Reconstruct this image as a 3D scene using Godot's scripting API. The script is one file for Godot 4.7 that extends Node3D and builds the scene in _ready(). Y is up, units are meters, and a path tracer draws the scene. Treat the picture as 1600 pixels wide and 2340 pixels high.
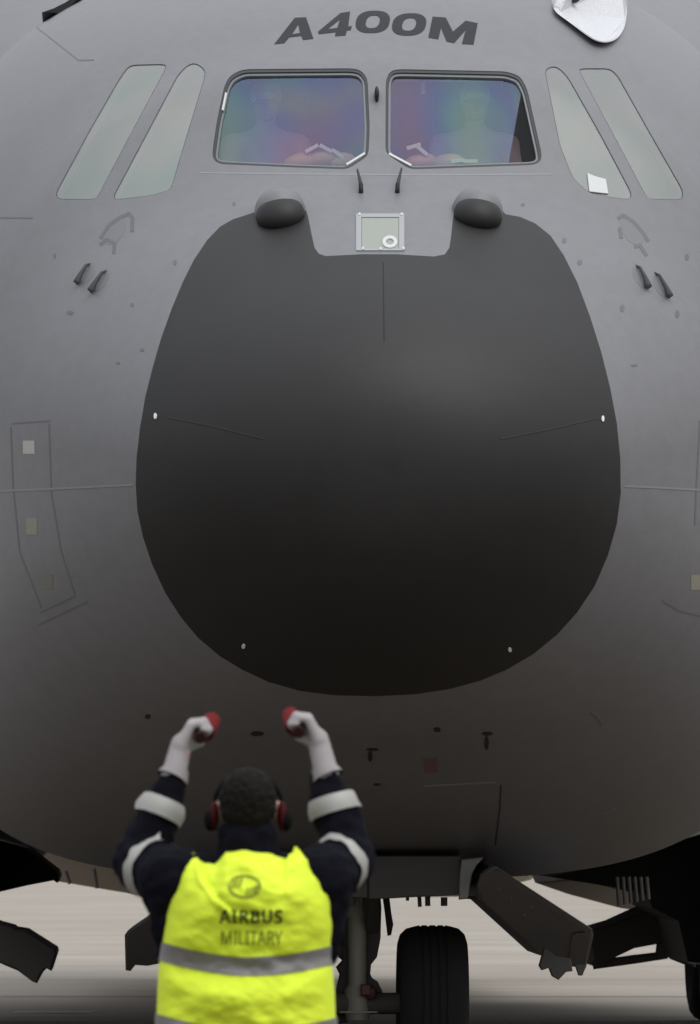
extends Node3D
# A transport aircraft on its stand, nose on, with a marshaller in front of it. Metres, y up.

# ------------------------------------------------------------------ camera numbers
const FOCAL := 18900.0          # focal length in pixels of the 1600 x 2340 photograph
const EYE := Vector3(0.0, 1.6, 0.0)
const PITCH := 0.0368
const NOSE := Vector3(0.2, 0.0, -45.0)
const YAW := 0.0262
const SUN_AT := Vector3(0.36, 0.84, 0.36)   # towards the sun behind the cloud
var cam_basis: Basis
var plane: Node3D
var to_plane: Transform3D
var rng := RandomNumberGenerator.new()
var M := {}

# ------------------------------------------------------------------ mesh buffer
class Buf:
	var v := PackedVector3Array()
	var n := PackedVector3Array()
	var uv := PackedVector2Array()
	func tri(a: Vector3, b: Vector3, c: Vector3, na: Vector3, nb: Vector3, nc: Vector3, ua := Vector2.ZERO, ub := Vector2.ZERO, uc := Vector2.ZERO) -> void:
		if (b - a).cross(c - a).dot(na + nb + nc) > 0.0:
			v.append_array([a, c, b]); n.append_array([na, nc, nb]); uv.append_array([ua, uc, ub])
		else:
			v.append_array([a, b, c]); n.append_array([na, nb, nc]); uv.append_array([ua, ub, uc])
	func flat(a: Vector3, b: Vector3, c: Vector3, out: Vector3) -> void:
		var f := (b - a).cross(c - a)
		if f.length_squared() < 1e-16:
			return
		f = f.normalized()
		if f.dot(out) < 0.0:
			f = -f
		tri(a, b, c, f, f, f)
	func quad(a: Vector3, b: Vector3, c: Vector3, d: Vector3, out: Vector3) -> void:
		flat(a, b, c, out); flat(a, c, d, out)
	func commit() -> ArrayMesh:
		var m := ArrayMesh.new()
		if v.size() == 0:
			return m
		var arr := []
		arr.resize(Mesh.ARRAY_MAX)
		arr[Mesh.ARRAY_VERTEX] = v; arr[Mesh.ARRAY_NORMAL] = n; arr[Mesh.ARRAY_TEX_UV] = uv
		m.add_surface_from_arrays(Mesh.PRIMITIVE_TRIANGLES, arr)
		return m

# ------------------------------------------------------------------ nodes
func obj(called: String, b: Buf, m: Material, parent: Node) -> MeshInstance3D:
	var o := MeshInstance3D.new()
	o.name = called
	o.mesh = b.commit()
	o.material_override = m
	parent.add_child(o, true)
	return o

func tag(o: Node, label: String, category := "", group := "", kind := "") -> void:
	if label: o.set_meta("label", label)
	if category: o.set_meta("category", category)
	if group: o.set_meta("group", group)
	if kind: o.set_meta("kind", kind)

func mat(c: Color, rough := 0.6, metal := 0.0, spec := 0.5) -> StandardMaterial3D:
	var m := StandardMaterial3D.new()
	m.albedo_color = c.linear_to_srgb()
	m.roughness = rough
	m.metallic = metal
	m.metallic_specular = spec
	return m

func noise_tex(freq: float, octaves: int, ramp: Array, seed_ := 1, size := 512) -> NoiseTexture2D:
	var f := FastNoiseLite.new()
	f.noise_type = FastNoiseLite.TYPE_SIMPLEX_SMOOTH
	f.seed = seed_
	f.frequency = freq
	f.fractal_octaves = octaves
	var t := NoiseTexture2D.new()
	t.width = size; t.height = size; t.seamless = true
	t.noise = f
	var g := Gradient.new()
	var offs := PackedFloat32Array()
	var cols := PackedColorArray()
	for i in ramp.size():
		offs.append(float(i) / float(ramp.size() - 1))
		cols.append(ramp[i])
	g.offsets = offs; g.colors = cols
	t.color_ramp = g
	return t

func grey(v: float) -> Color:
	return Color(v, v, v)

# ------------------------------------------------------------------ picture to place
func ray(px: float, py: float) -> Vector3:
	return cam_basis * Vector3((px - 800.0) / FOCAL, -(py - 1170.0) / FOCAL, -1.0)

func at(px: float, py: float, depth: float) -> Vector3:   # world point at that distance along -z
	var d := ray(px, py)
	return EYE + d * (depth / -d.z)

func pl(px: float, py: float, s: float) -> Vector3:       # point in the aircraft's axes, s metres aft of its nose
	var o := to_plane * EYE
	var d := to_plane.basis * ray(px, py)
	return o + d * ((-s - o.z) / d.z)

# ------------------------------------------------------------------ nose shape
const TS: Array = [0.0, 0.2, 0.4, 0.6, 0.8, 1.0, 1.2, 1.414, 1.55, 1.658, 1.761, 1.95, 2.236, 2.55, 2.83, 3.16, 3.4]
const TOP: Array = [3.52, 3.83, 4.08, 4.29, 4.5, 4.72, 4.98, 5.283, 5.6, 5.915, 6.087, 6.418, 6.73, 6.97, 7.10, 7.16, 7.17]
const BT: Array = [0.0, 0.2, 0.4, 0.6, 0.8, 1.0, 1.2, 1.414, 1.73, 2.0, 2.236, 2.45, 2.83, 3.4]
const BOT: Array = [3.52, 3.16, 2.88, 2.64, 2.44, 2.27, 2.1, 1.93, 1.62, 1.42, 1.30, 1.23, 1.20, 1.20]
const WT: Array = [0.0, 0.2, 0.4, 0.6, 0.8, 0.866, 1.0, 1.2, 1.414, 1.73, 2.0, 2.236, 2.55, 2.83, 3.16, 3.4]
const WID: Array = [0.0, 0.36, 0.68, 0.98, 1.25, 1.34, 1.52, 1.79, 2.05, 2.38, 2.6, 2.74, 2.86, 2.92, 2.95, 2.95]
const PSTEP := 0.0025
var p_top := PackedFloat32Array()
var p_bot := PackedFloat32Array()
var p_wid := PackedFloat32Array()
var p_mid := PackedFloat32Array()
var p_et := PackedFloat32Array()
var p_eb := PackedFloat32Array()

func pchip(xs: Array, ys: Array, out: PackedFloat32Array, count: int) -> PackedFloat32Array:
	var k := xs.size()
	var d := []
	var m := []
	for i in k - 1:
		d.append((ys[i + 1] - ys[i]) / (xs[i + 1] - xs[i]))
	m.append(d[0])
	for i in range(1, k - 1):
		m.append(0.0 if d[i - 1] * d[i] <= 0.0 else 2.0 * d[i - 1] * d[i] / (d[i - 1] + d[i]))
	m.append(d[k - 2])
	var seg := 0
	for j in count:
		var x := j * PSTEP
		while seg < k - 2 and x > xs[seg + 1]:
			seg += 1
		var h: float = xs[seg + 1] - xs[seg]
		var u: float = clampf((x - xs[seg]) / h, 0.0, 1.0)
		var u2 := u * u
		var u3 := u2 * u
		out.append(ys[seg] * (2 * u3 - 3 * u2 + 1) + m[seg] * h * (u3 - 2 * u2 + u) + ys[seg + 1] * (3 * u2 - 2 * u3) + m[seg + 1] * h * (u3 - u2))
	return out

func smooth(a: PackedFloat32Array, r: int) -> PackedFloat32Array:
	var o := a.duplicate()
	for i in a.size():
		var q := mini(r, mini(i, a.size() - 1 - i))
		var s := 0.0
		for j in range(i - q, i + q + 1):
			s += a[j]
		o[i] = s / (2 * q + 1)
	return o

func make_profile() -> void:
	var count := int(3.4 / PSTEP) + 2
	p_top = smooth(pchip(TS, TOP, p_top, count), 18)
	p_bot = smooth(pchip(BT, BOT, p_bot, count), 30)
	p_wid = smooth(pchip(WT, WID, p_wid, count), 24)
	for j in count:
		var t := j * PSTEP
		p_mid.append(3.52 + 0.38 * smoothstep(0.3, 2.6, t))
		p_et.append(2.0 + 0.8 * smoothstep(0.7, 2.6, t))
		p_eb.append(2.0 + 1.7 * smoothstep(0.5, 2.1, t))

func look(a: PackedFloat32Array, t: float) -> float:
	var f := t / PSTEP
	var i := clampi(int(f), 0, a.size() - 2)
	return lerpf(a[i], a[i + 1], minf(f - i, 1.0))

func section(ph: float, top: float, bot: float, wid: float, mid: float, et: float, eb: float) -> Vector2:
	var c := cos(ph)
	var s := sin(ph)
	var e := et if s >= 0.0 else eb
	var r := pow(pow(absf(c), e) + pow(absf(s), e), -1.0 / e)
	return Vector2(wid * r * c, mid + ((top - mid) if s >= 0.0 else (mid - bot)) * r * s)

func P(ph: float, t: float) -> Vector3:
	var f := t / PSTEP
	var i := clampi(int(f), 0, p_top.size() - 2)
	var u := minf(f - i, 1.0)
	var q := section(ph, lerpf(p_top[i], p_top[i + 1], u), lerpf(p_bot[i], p_bot[i + 1], u), lerpf(p_wid[i], p_wid[i + 1], u), lerpf(p_mid[i], p_mid[i + 1], u), lerpf(p_et[i], p_et[i + 1], u), lerpf(p_eb[i], p_eb[i + 1], u))
	return Vector3(q.x, q.y, -t * t)

func N(ph: float, t: float) -> Vector3:
	if t < 0.012:
		return Vector3(0, 0, 1)
	var a := P(ph + 0.012, t) - P(ph - 0.012, t)
	var e := minf(0.012, t * 0.5)
	var b := P(ph, t + e) - P(ph, t - e)
	var n := a.cross(b).normalized()
	var q := P(ph, t) - Vector3(0, look(p_mid, t), -t * t - 1.0)
	return n if n.dot(q) > 0.0 else -n

func S(ph: float, t: float, off: float) -> Vector3:
	return P(ph, t) + N(ph, t) * off

func on_skin(px: float, py: float) -> Vector2:             # (angle, t) of the point of the nose seen there
	var o := to_plane * EYE
	var d := to_plane.basis * ray(px, py)
	d /= -d.z
	var lo := 0.0
	var hi := 11.5
	for step in 60:
		var s := 11.5 * pow(float(step + 1) / 60.0, 1.6)
		if inside(o + d * (o.z + s), s):
			hi = s
			break
		lo = s
	for k in 26:
		var s := 0.5 * (lo + hi)
		if inside(o + d * (o.z + s), s):
			hi = s
		else:
			lo = s
	var p := o + d * (o.z + hi)
	var t := sqrt(maxf(hi, 1e-6))
	var mid := look(p_mid, t)
	var dy := p.y - mid
	var ph := atan2(dy / ((look(p_top, t) - mid) if dy >= 0.0 else (mid - look(p_bot, t))), p.x / look(p_wid, t))
	if ph < -PI / 2:
		ph += TAU
	return Vector2(ph, t)

func inside(p: Vector3, s: float) -> bool:
	var t := sqrt(s)
	var mid := look(p_mid, t)
	var dy := p.y - mid
	var e := look(p_et, t) if dy >= 0.0 else look(p_eb, t)
	var h := (look(p_top, t) - mid) if dy >= 0.0 else (mid - look(p_bot, t))
	return pow(absf(p.x) / maxf(look(p_wid, t), 1e-5), e) + pow(absf(dy) / maxf(h, 1e-5), e) < 1.0

# ------------------------------------------------------------------ pieces of the skin
func px_loop(flat: Array) -> PackedVector2Array:
	var p := PackedVector2Array()
	for i in range(0, flat.size(), 2):
		p.append(Vector2(flat[i], flat[i + 1]))
	return p

func dense(p: PackedVector2Array, step: float, closed := true) -> PackedVector2Array:
	var o := PackedVector2Array()
	var k := p.size()
	for i in (k if closed else k - 1):
		var a := p[i]
		var b := p[(i + 1) % k]
		var c := maxi(1, int(ceil(a.distance_to(b) / step)))
		for j in c:
			o.append(a.lerp(b, float(j) / c))
	if not closed:
		o.append(p[k - 1])
	return o

func rounded(p: PackedVector2Array, times := 2) -> PackedVector2Array:   # corner cutting
	for k in times:
		var o := PackedVector2Array()
		for i in p.size():
			var a := p[i]
			var b := p[(i + 1) % p.size()]
			var d := a.distance_to(b)
			var cut := minf(0.25, 7.0 / maxf(d, 1.0))
			o.append(a.lerp(b, cut)); o.append(b.lerp(a, cut))
		p = o
	return p

func grow(p: PackedVector2Array, by: float) -> PackedVector2Array:
	var r := Geometry2D.offset_polygon(p, by, Geometry2D.JOIN_ROUND)
	return r[0] if r.size() else p

func to_skin(p: PackedVector2Array, step := 7.0) -> PackedVector2Array:
	var o := PackedVector2Array()
	for q in dense(p, step):
		var s := on_skin(q.x, q.y)
		if o.size() and absf(s.x - o[0].x) > PI:
			s.x += TAU if s.x < o[0].x else -TAU
		o.append(s)
	return o

func emit(b: Buf, poly: PackedVector2Array, off: float) -> void:
	var ix := Geometry2D.triangulate_polygon(poly)
	if ix.size() == 0:
		if poly.size() < 3:
			return
		for i in range(1, poly.size() - 1):
			ix.append_array([0, i, i + 1])
	var ps := []
	var ns := []
	for q in poly:
		var n := N(q.x, q.y)
		ns.append(n)
		ps.append(P(q.x, q.y) + n * off)
	for i in range(0, ix.size(), 3):
		var a := ix[i]
		var c := ix[i + 1]
		var d := ix[i + 2]
		b.tri(ps[a], ps[c], ps[d], ns[a], ns[c], ns[d], Vector2(ps[a].x, ps[a].y), Vector2(ps[c].x, ps[c].y), Vector2(ps[d].x, ps[d].y))

func within(p: Vector2, poly: PackedVector2Array, du: float) -> bool:   # the best of three
	var hits := 0
	for d in [Vector2.ZERO, Vector2(0.137, 0.071), Vector2(-0.093, 0.119)]:
		if Geometry2D.is_point_in_polygon(p + d * du, poly):
			hits += 1
	return hits > 1

func patch(b: Buf, poly: PackedVector2Array, holes: Array, off: float, du := 0.03, dv := 0.03) -> void:
	var lo := poly[0]
	var hi := poly[0]
	for q in poly:
		lo = lo.min(q); hi = hi.max(q)
	var nx := maxi(1, int(ceil((hi.x - lo.x) / du)))
	var ny := maxi(1, int(ceil((hi.y - lo.y) / dv)))
	du = (hi.x - lo.x) / nx
	dv = (hi.y - lo.y) / ny
	var edge := {}
	var loops := [poly]
	loops.append_array(holes)
	var boxes := []
	for lp in loops:
		var l2: Vector2 = lp[0]
		var h2: Vector2 = lp[0]
		for i in lp.size():
			var a: Vector2 = lp[i]
			var c: Vector2 = lp[(i + 1) % lp.size()]
			l2 = l2.min(a); h2 = h2.max(a)
			var k := int(ceil(maxf(absf(c.x - a.x) / du, absf(c.y - a.y) / dv) * 3.0)) + 1
			for j in k + 1:
				var q := a.lerp(c, float(j) / k)
				var cx := int(floor((q.x - lo.x) / du))
				var cy := int(floor((q.y - lo.y) / dv))
				for ax in [-1, 0, 1]:
					for ay in [-1, 0, 1]:
						edge[(cx + ax) * 10000 + cy + ay] = true
		boxes.append([l2, h2])
	for x in nx:
		for y in ny:
			var c0 := lo + Vector2(x * du, y * dv)
			var rect := PackedVector2Array([c0, c0 + Vector2(du, 0), c0 + Vector2(du, dv), c0 + Vector2(0, dv)])
			if not edge.has(x * 10000 + y):
				var mid := c0 + Vector2(du, dv) * 0.5
				if not within(mid, poly, du):
					continue
				var out := false
				for h in holes.size():
					var bx: Array = boxes[h + 1]
					if mid.x > bx[0].x and mid.x < bx[1].x and mid.y > bx[0].y and mid.y < bx[1].y and within(mid, holes[h], du):
						out = true
						break
				if not out:
					emit(b, rect, off)
				continue
			var left: Array = Geometry2D.intersect_polygons(rect, poly)
			for h in holes.size():
				var bx: Array = boxes[h + 1]
				if c0.x > bx[1].x or c0.x + du < bx[0].x or c0.y > bx[1].y or c0.y + dv < bx[0].y:
					continue
				var next := []
				for q in left:
					next.append_array(Geometry2D.clip_polygons(q, holes[h]))
				left = next
			for q in left:
				if not Geometry2D.is_polygon_clockwise(q):
					emit(b, q, off)

func skirt(b: Buf, poly: PackedVector2Array, o0: float, o1: float) -> void:
	var c := Vector2.ZERO
	for q in poly:
		c += q
	c /= poly.size()
	var mid := P(c.x, c.y)
	for i in poly.size():
		var a := poly[i]
		var d := poly[(i + 1) % poly.size()]
		b.quad(S(a.x, a.y, o0), S(d.x, d.y, o0), S(d.x, d.y, o1), S(a.x, a.y, o1), (P(a.x, a.y) - mid).normalized())

func plate(called: String, loop: PackedVector2Array, m: Material, parent: Node, off := 0.002, thick := 0.004, du := 0.03, dv := 0.03, holes := []) -> MeshInstance3D:
	var b := Buf.new()
	var poly := to_skin(loop)
	var hs := []
	for h in holes:
		hs.append(to_skin(h))
	patch(b, poly, hs, off, du, dv)
	skirt(b, poly, off, off - thick)
	for h in hs:
		skirt(b, h, off, off - thick)
	return obj(called, b, m, parent)

func strip_loop(flat: Array, half: float) -> PackedVector2Array:      # a line of that half width, as a loop
	var p := px_loop(flat)
	var r := Geometry2D.offset_polyline(p, half, Geometry2D.JOIN_ROUND, Geometry2D.END_BUTT)
	return r[0]

func oval(cx: float, cy: float, rx: float, ry: float, turn := 0.0, k := 28) -> PackedVector2Array:
	var p := PackedVector2Array()
	for i in k:
		var a := TAU * i / k
		p.append(Vector2(cx, cy) + Vector2(cos(a) * rx, sin(a) * ry).rotated(turn))
	return p

# ------------------------------------------------------------------ simple solids
func tube(b: Buf, pts: Array, radii: Array, k := 20, caps := true) -> void:
	var rings := []
	var side := Vector3.ZERO
	for i in pts.size():
		var d: Vector3 = (pts[mini(i + 1, pts.size() - 1)] - pts[maxi(i - 1, 0)]).normalized()
		if side == Vector3.ZERO:
			side = d.cross(Vector3.UP if absf(d.y) < 0.9 else Vector3.RIGHT).normalized()
		side = (side - d * side.dot(d)).normalized()
		var up := d.cross(side)
		var ring := []
		for j in k:
			var a := TAU * j / k
			ring.append([pts[i] + (side * cos(a) + up * sin(a)) * radii[i], side * cos(a) + up * sin(a)])
		rings.append(ring)
	for i in rings.size() - 1:
		for j in k:
			var q := (j + 1) % k
			var a: Array = rings[i][j]
			var c: Array = rings[i][q]
			var d: Array = rings[i + 1][q]
			var e: Array = rings[i + 1][j]
			b.tri(a[0], c[0], d[0], a[1], c[1], d[1]); b.tri(a[0], d[0], e[0], a[1], d[1], e[1])
	if caps:
		for e in [0, pts.size() - 1]:
			var n: Vector3 = (pts[0] - pts[1]).normalized() if e == 0 else (pts[e] - pts[e - 1]).normalized()
			for j in k:
				b.tri(pts[e], rings[e][j][0], rings[e][(j + 1) % k][0], n, n, n)

func prism(b: Buf, front: Array, push: Vector3, bevel := 0.012) -> void:   # a polygon, pushed back, its front edge chamfered
	var c := Vector3.ZERO
	for p in front:
		c += p
	c /= front.size()
	var k := front.size()
	var inner := []
	for i in k:
		var d: Vector3 = c - front[i]
		inner.append(front[i] + d.normalized() * bevel - push.normalized() * 0.0)
	var rim := []
	var back := []
	for i in k:
		rim.append(front[i] + push.normalized() * bevel)
		back.append(front[i] + push)
	var flat2 := PackedVector2Array()
	var n: Vector3 = -push.normalized()
	var ux: Vector3 = (Vector3.UP.cross(n)).normalized()
	var uy: Vector3 = n.cross(ux)
	for p in inner:
		flat2.append(Vector2((p - c).dot(ux), (p - c).dot(uy)))
	var ix := Geometry2D.triangulate_polygon(flat2)
	for i in range(0, ix.size(), 3):
		b.flat(inner[ix[i]], inner[ix[i + 1]], inner[ix[i + 2]], n)
		b.flat(back[ix[i]], back[ix[i + 1]], back[ix[i + 2]], -n)
	for i in k:
		var j := (i + 1) % k
		var e: Vector3 = (front[j] - front[i])
		var out := e.cross(push)
		if out.dot((front[i] + front[j]) * 0.5 - c) < 0.0:
			out = -out
		b.quad(inner[i], inner[j], rim[j], rim[i], out.normalized() + n)
		b.quad(rim[i], rim[j], back[j], back[i], out)

func hollow(b: Buf, front: Array, push: Vector3) -> void:      # open at the front, closed at the back
	var c := Vector3.ZERO
	for p in front:
		c += p
	c /= front.size()
	var n: Vector3 = -push.normalized()
	var ux: Vector3 = (Vector3.UP.cross(n)).normalized()
	var uy: Vector3 = n.cross(ux)
	var flat2 := PackedVector2Array()
	for p in front:
		flat2.append(Vector2((p - c).dot(ux), (p - c).dot(uy)))
	var ix := Geometry2D.triangulate_polygon(flat2)
	for i in range(0, ix.size(), 3):
		b.flat(front[ix[i]] + push, front[ix[i + 1]] + push, front[ix[i + 2]] + push, n)
	for i in front.size():
		var j := (i + 1) % front.size()
		b.quad(front[i], front[j], front[j] + push, front[i] + push, c - (front[i] + front[j]) * 0.5)

func box(b: Buf, c: Vector3, size: Vector3, basis_ := Basis.IDENTITY, bevel := 0.01) -> void:
	var h := size * 0.5
	var front := []
	for q in [Vector2(-1, -1), Vector2(1, -1), Vector2(1, 1), Vector2(-1, 1)]:
		front.append(c + basis_ * Vector3(q.x * h.x, q.y * h.y, h.z))
	prism(b, front, basis_ * Vector3(0, 0, -size.z), bevel)

func lathe(b: Buf, c: Vector3, axis: Vector3, prof: Array, k := 48) -> void:   # prof: [along, radius]
	var side := axis.cross(Vector3.UP if absf(axis.y) < 0.9 else Vector3.RIGHT).normalized()
	var up := axis.cross(side)
	for i in prof.size() - 1:
		var a: Vector2 = Vector2(prof[i][0], prof[i][1])
		var e: Vector2 = Vector2(prof[i + 1][0], prof[i + 1][1])
		var a0 := a if i == 0 else Vector2(prof[i - 1][0], prof[i - 1][1])
		var e1 := e if i + 2 >= prof.size() else Vector2(prof[i + 2][0], prof[i + 2][1])
		var ta := (e - a0).normalized()
		var te := (e1 - a).normalized()
		if (e - a).normalized().dot((a - a0).normalized()) < 0.6: ta = (e - a).normalized()
		if (e1 - e).normalized().dot((e - a).normalized()) < 0.6: te = (e - a).normalized()
		for j in k:
			var g0 := TAU * j / k
			var g1 := TAU * (j + 1) / k
			var d0 := side * cos(g0) + up * sin(g0)
			var d1 := side * cos(g1) + up * sin(g1)
			var n00 := d0 * ta.x - axis * ta.y
			var n01 := d1 * ta.x - axis * ta.y
			var n10 := d0 * te.x - axis * te.y
			var n11 := d1 * te.x - axis * te.y
			var p00 := c + axis * a.x + d0 * a.y
			var p01 := c + axis * a.x + d1 * a.y
			var p10 := c + axis * e.x + d0 * e.y
			var p11 := c + axis * e.x + d1 * e.y
			b.tri(p00, p01, p11, n00, n01, n11); b.tri(p00, p11, p10, n00, n11, n10)

func blob(b: Buf, c: Vector3, r: Vector3, basis_ := Basis.IDENTITY, k := 24, from := 0.0, to := 1.0) -> void:
	for i in k / 2:
		var a0 := PI * lerpf(from, to, i / (k / 2.0)) - PI / 2
		var a1 := PI * lerpf(from, to, (i + 1) / (k / 2.0)) - PI / 2
		for j in k:
			var g0 := TAU * j / k
			var g1 := TAU * (j + 1) / k
			var q := []
			for e in [[a0, g0], [a0, g1], [a1, g1], [a1, g0]]:
				var d := Vector3(cos(e[0]) * cos(e[1]), sin(e[0]), cos(e[0]) * sin(e[1]))
				q.append([c + basis_ * (d * r), (basis_ * (d / r)).normalized()])
			b.tri(q[0][0], q[1][0], q[2][0], q[0][1], q[1][1], q[2][1])
			b.tri(q[0][0], q[2][0], q[3][0], q[0][1], q[2][1], q[3][1])

# ------------------------------------------------------------------ bodies from bones
class Field:
	var o: Vector3
	var h: float
	var nx: int
	var ny: int
	var nz: int
	var d := PackedFloat32Array()
	func _init(lo: Vector3, hi: Vector3, cell: float) -> void:
		o = lo; h = cell
		nx = int(ceil((hi.x - lo.x) / cell)) + 1
		ny = int(ceil((hi.y - lo.y) / cell)) + 1
		nz = int(ceil((hi.z - lo.z) / cell)) + 1
		d.resize(nx * ny * nz)
		d.fill(1.0)
	func bone(a: Vector3, b: Vector3, ra: float, rb: float, k := 0.03, flat := Vector3.ONE) -> void:
		# flat: squeezes space, so that a bone becomes wider along an axis
		var m := (maxf(ra, rb) + k + h * 2.5)
		var mv := Vector3(m, m, m) * flat
		var lo := a.min(b) - mv
		var hi := a.max(b) + mv
		var x0 := clampi(int((lo.x - o.x) / h), 0, nx - 1)
		var x1 := clampi(int((hi.x - o.x) / h) + 1, 0, nx - 1)
		var y0 := clampi(int((lo.y - o.y) / h), 0, ny - 1)
		var y1 := clampi(int((hi.y - o.y) / h) + 1, 0, ny - 1)
		var z0 := clampi(int((lo.z - o.z) / h), 0, nz - 1)
		var z1 := clampi(int((hi.z - o.z) / h) + 1, 0, nz - 1)
		var inv := Vector3.ONE / flat
		var aa := a * inv
		var ba := (b - a) * inv
		var bb := maxf(ba.length_squared(), 1e-9)
		for z in range(z0, z1 + 1):
			for y in range(y0, y1 + 1):
				var base := (z * ny + y) * nx
				for x in range(x0, x1 + 1):
					var p := Vector3(o.x + x * h, o.y + y * h, o.z + z * h) * inv - aa
					var t := clampf(p.dot(ba) / bb, 0.0, 1.0)
					var v := (p - ba * t).length() - lerpf(ra, rb, t)
					var w := d[base + x]
					if k > 0.0 and absf(v - w) < k:
						var g := (k - absf(v - w)) / k
						d[base + x] = minf(v, w) - g * g * k * 0.25
					elif v < w:
						d[base + x] = v
	func net(b: Buf, wrinkle: FastNoiseLite = null, amp := 0.0, off := 0.0) -> void:
		var id := {}
		var pts := PackedVector3Array()
		for z in nz - 1:
			for y in ny - 1:
				for x in nx - 1:
					var i := (z * ny + y) * nx + x
					var c := [d[i], d[i + 1], d[i + nx], d[i + nx + 1], d[i + nx * ny], d[i + nx * ny + 1], d[i + nx * ny + nx], d[i + nx * ny + nx + 1]]
					var neg := 0
					for q in 8:
						if c[q] < off: neg += 1
					if neg == 0 or neg == 8:
						continue
					var sum := Vector3.ZERO
					var cnt := 0
					for e in [[0, 1], [2, 3], [4, 5], [6, 7], [0, 2], [1, 3], [4, 6], [5, 7], [0, 4], [1, 5], [2, 6], [3, 7]]:
						var u: float = c[e[0]] - off
						var v: float = c[e[1]] - off
						if (u < 0.0) == (v < 0.0):
							continue
						var t := u / (u - v)
						var p0 := Vector3(e[0] & 1, (e[0] >> 1) & 1, e[0] >> 2)
						var p1 := Vector3(e[1] & 1, (e[1] >> 1) & 1, e[1] >> 2)
						sum += p0.lerp(p1, t)
						cnt += 1
					id[i] = pts.size()
					pts.append(o + (Vector3(x, y, z) + sum / cnt) * h)
		var quads := []
		for i in id:
			var x: int = i % nx
			var y: int = (i / nx) % ny
			var z: int = i / (nx * ny)
			if y > 0 and z > 0 and x < nx - 1 and (d[i] < off) != (d[i + 1] < off):
				quads.append([i, i - nx, i - nx - nx * ny, i - nx * ny])
			if x > 0 and z > 0 and y < ny - 1 and (d[i] < off) != (d[i + nx] < off):
				quads.append([i, i - 1, i - 1 - nx * ny, i - nx * ny])
			if x > 0 and y > 0 and z < nz - 1 and (d[i] < off) != (d[i + nx * ny] < off):
				quads.append([i, i - 1, i - 1 - nx, i - nx])
		for r in 2:
			var nrm := PackedVector3Array()
			nrm.resize(pts.size())
			for p in pts.size():
				nrm[p] = grad(pts[p])
			if r == 0:
				if wrinkle:
					for p in pts.size():
						pts[p] += nrm[p] * wrinkle.get_noise_3dv(pts[p]) * amp
			else:
				if wrinkle:
					var face := PackedVector3Array()
					face.resize(pts.size())
					for q in quads:
						if not (id.has(q[0]) and id.has(q[1]) and id.has(q[2]) and id.has(q[3])): continue
						var a: Vector3 = pts[id[q[0]]]
						var f: Vector3 = (pts[id[q[1]]] - a).cross(pts[id[q[2]]] - a) + (pts[id[q[2]]] - a).cross(pts[id[q[3]]] - a)
						if f.dot(nrm[id[q[0]]]) < 0.0: f = -f
						for w in q: face[id[w]] += f
					for p in pts.size():
						if face[p].length_squared() > 0.0: nrm[p] = face[p].normalized()
				for q in quads:
					if not (id.has(q[0]) and id.has(q[1]) and id.has(q[2]) and id.has(q[3])): continue
					var i0: int = id[q[0]]
					var i1: int = id[q[1]]
					var i2: int = id[q[2]]
					var i3: int = id[q[3]]
					b.tri(pts[i0], pts[i1], pts[i2], nrm[i0], nrm[i1], nrm[i2])
					b.tri(pts[i0], pts[i2], pts[i3], nrm[i0], nrm[i2], nrm[i3])
	func val(p: Vector3) -> float:
		var q := (p - o) / h
		var x := clampi(int(q.x), 0, nx - 2)
		var y := clampi(int(q.y), 0, ny - 2)
		var z := clampi(int(q.z), 0, nz - 2)
		var f := Vector3(q.x - x, q.y - y, q.z - z)
		var i := (z * ny + y) * nx + x
		var a := lerpf(lerpf(d[i], d[i + 1], f.x), lerpf(d[i + nx], d[i + nx + 1], f.x), f.y)
		i += nx * ny
		var c := lerpf(lerpf(d[i], d[i + 1], f.x), lerpf(d[i + nx], d[i + nx + 1], f.x), f.y)
		return lerpf(a, c, f.z)
	func grad(p: Vector3) -> Vector3:
		var e := h * 0.9
		var g := Vector3(val(p + Vector3(e, 0, 0)) - val(p - Vector3(e, 0, 0)), val(p + Vector3(0, e, 0)) - val(p - Vector3(0, e, 0)), val(p + Vector3(0, 0, e)) - val(p - Vector3(0, 0, e)))
		return g.normalized() if g.length_squared() > 1e-14 else Vector3.UP

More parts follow.
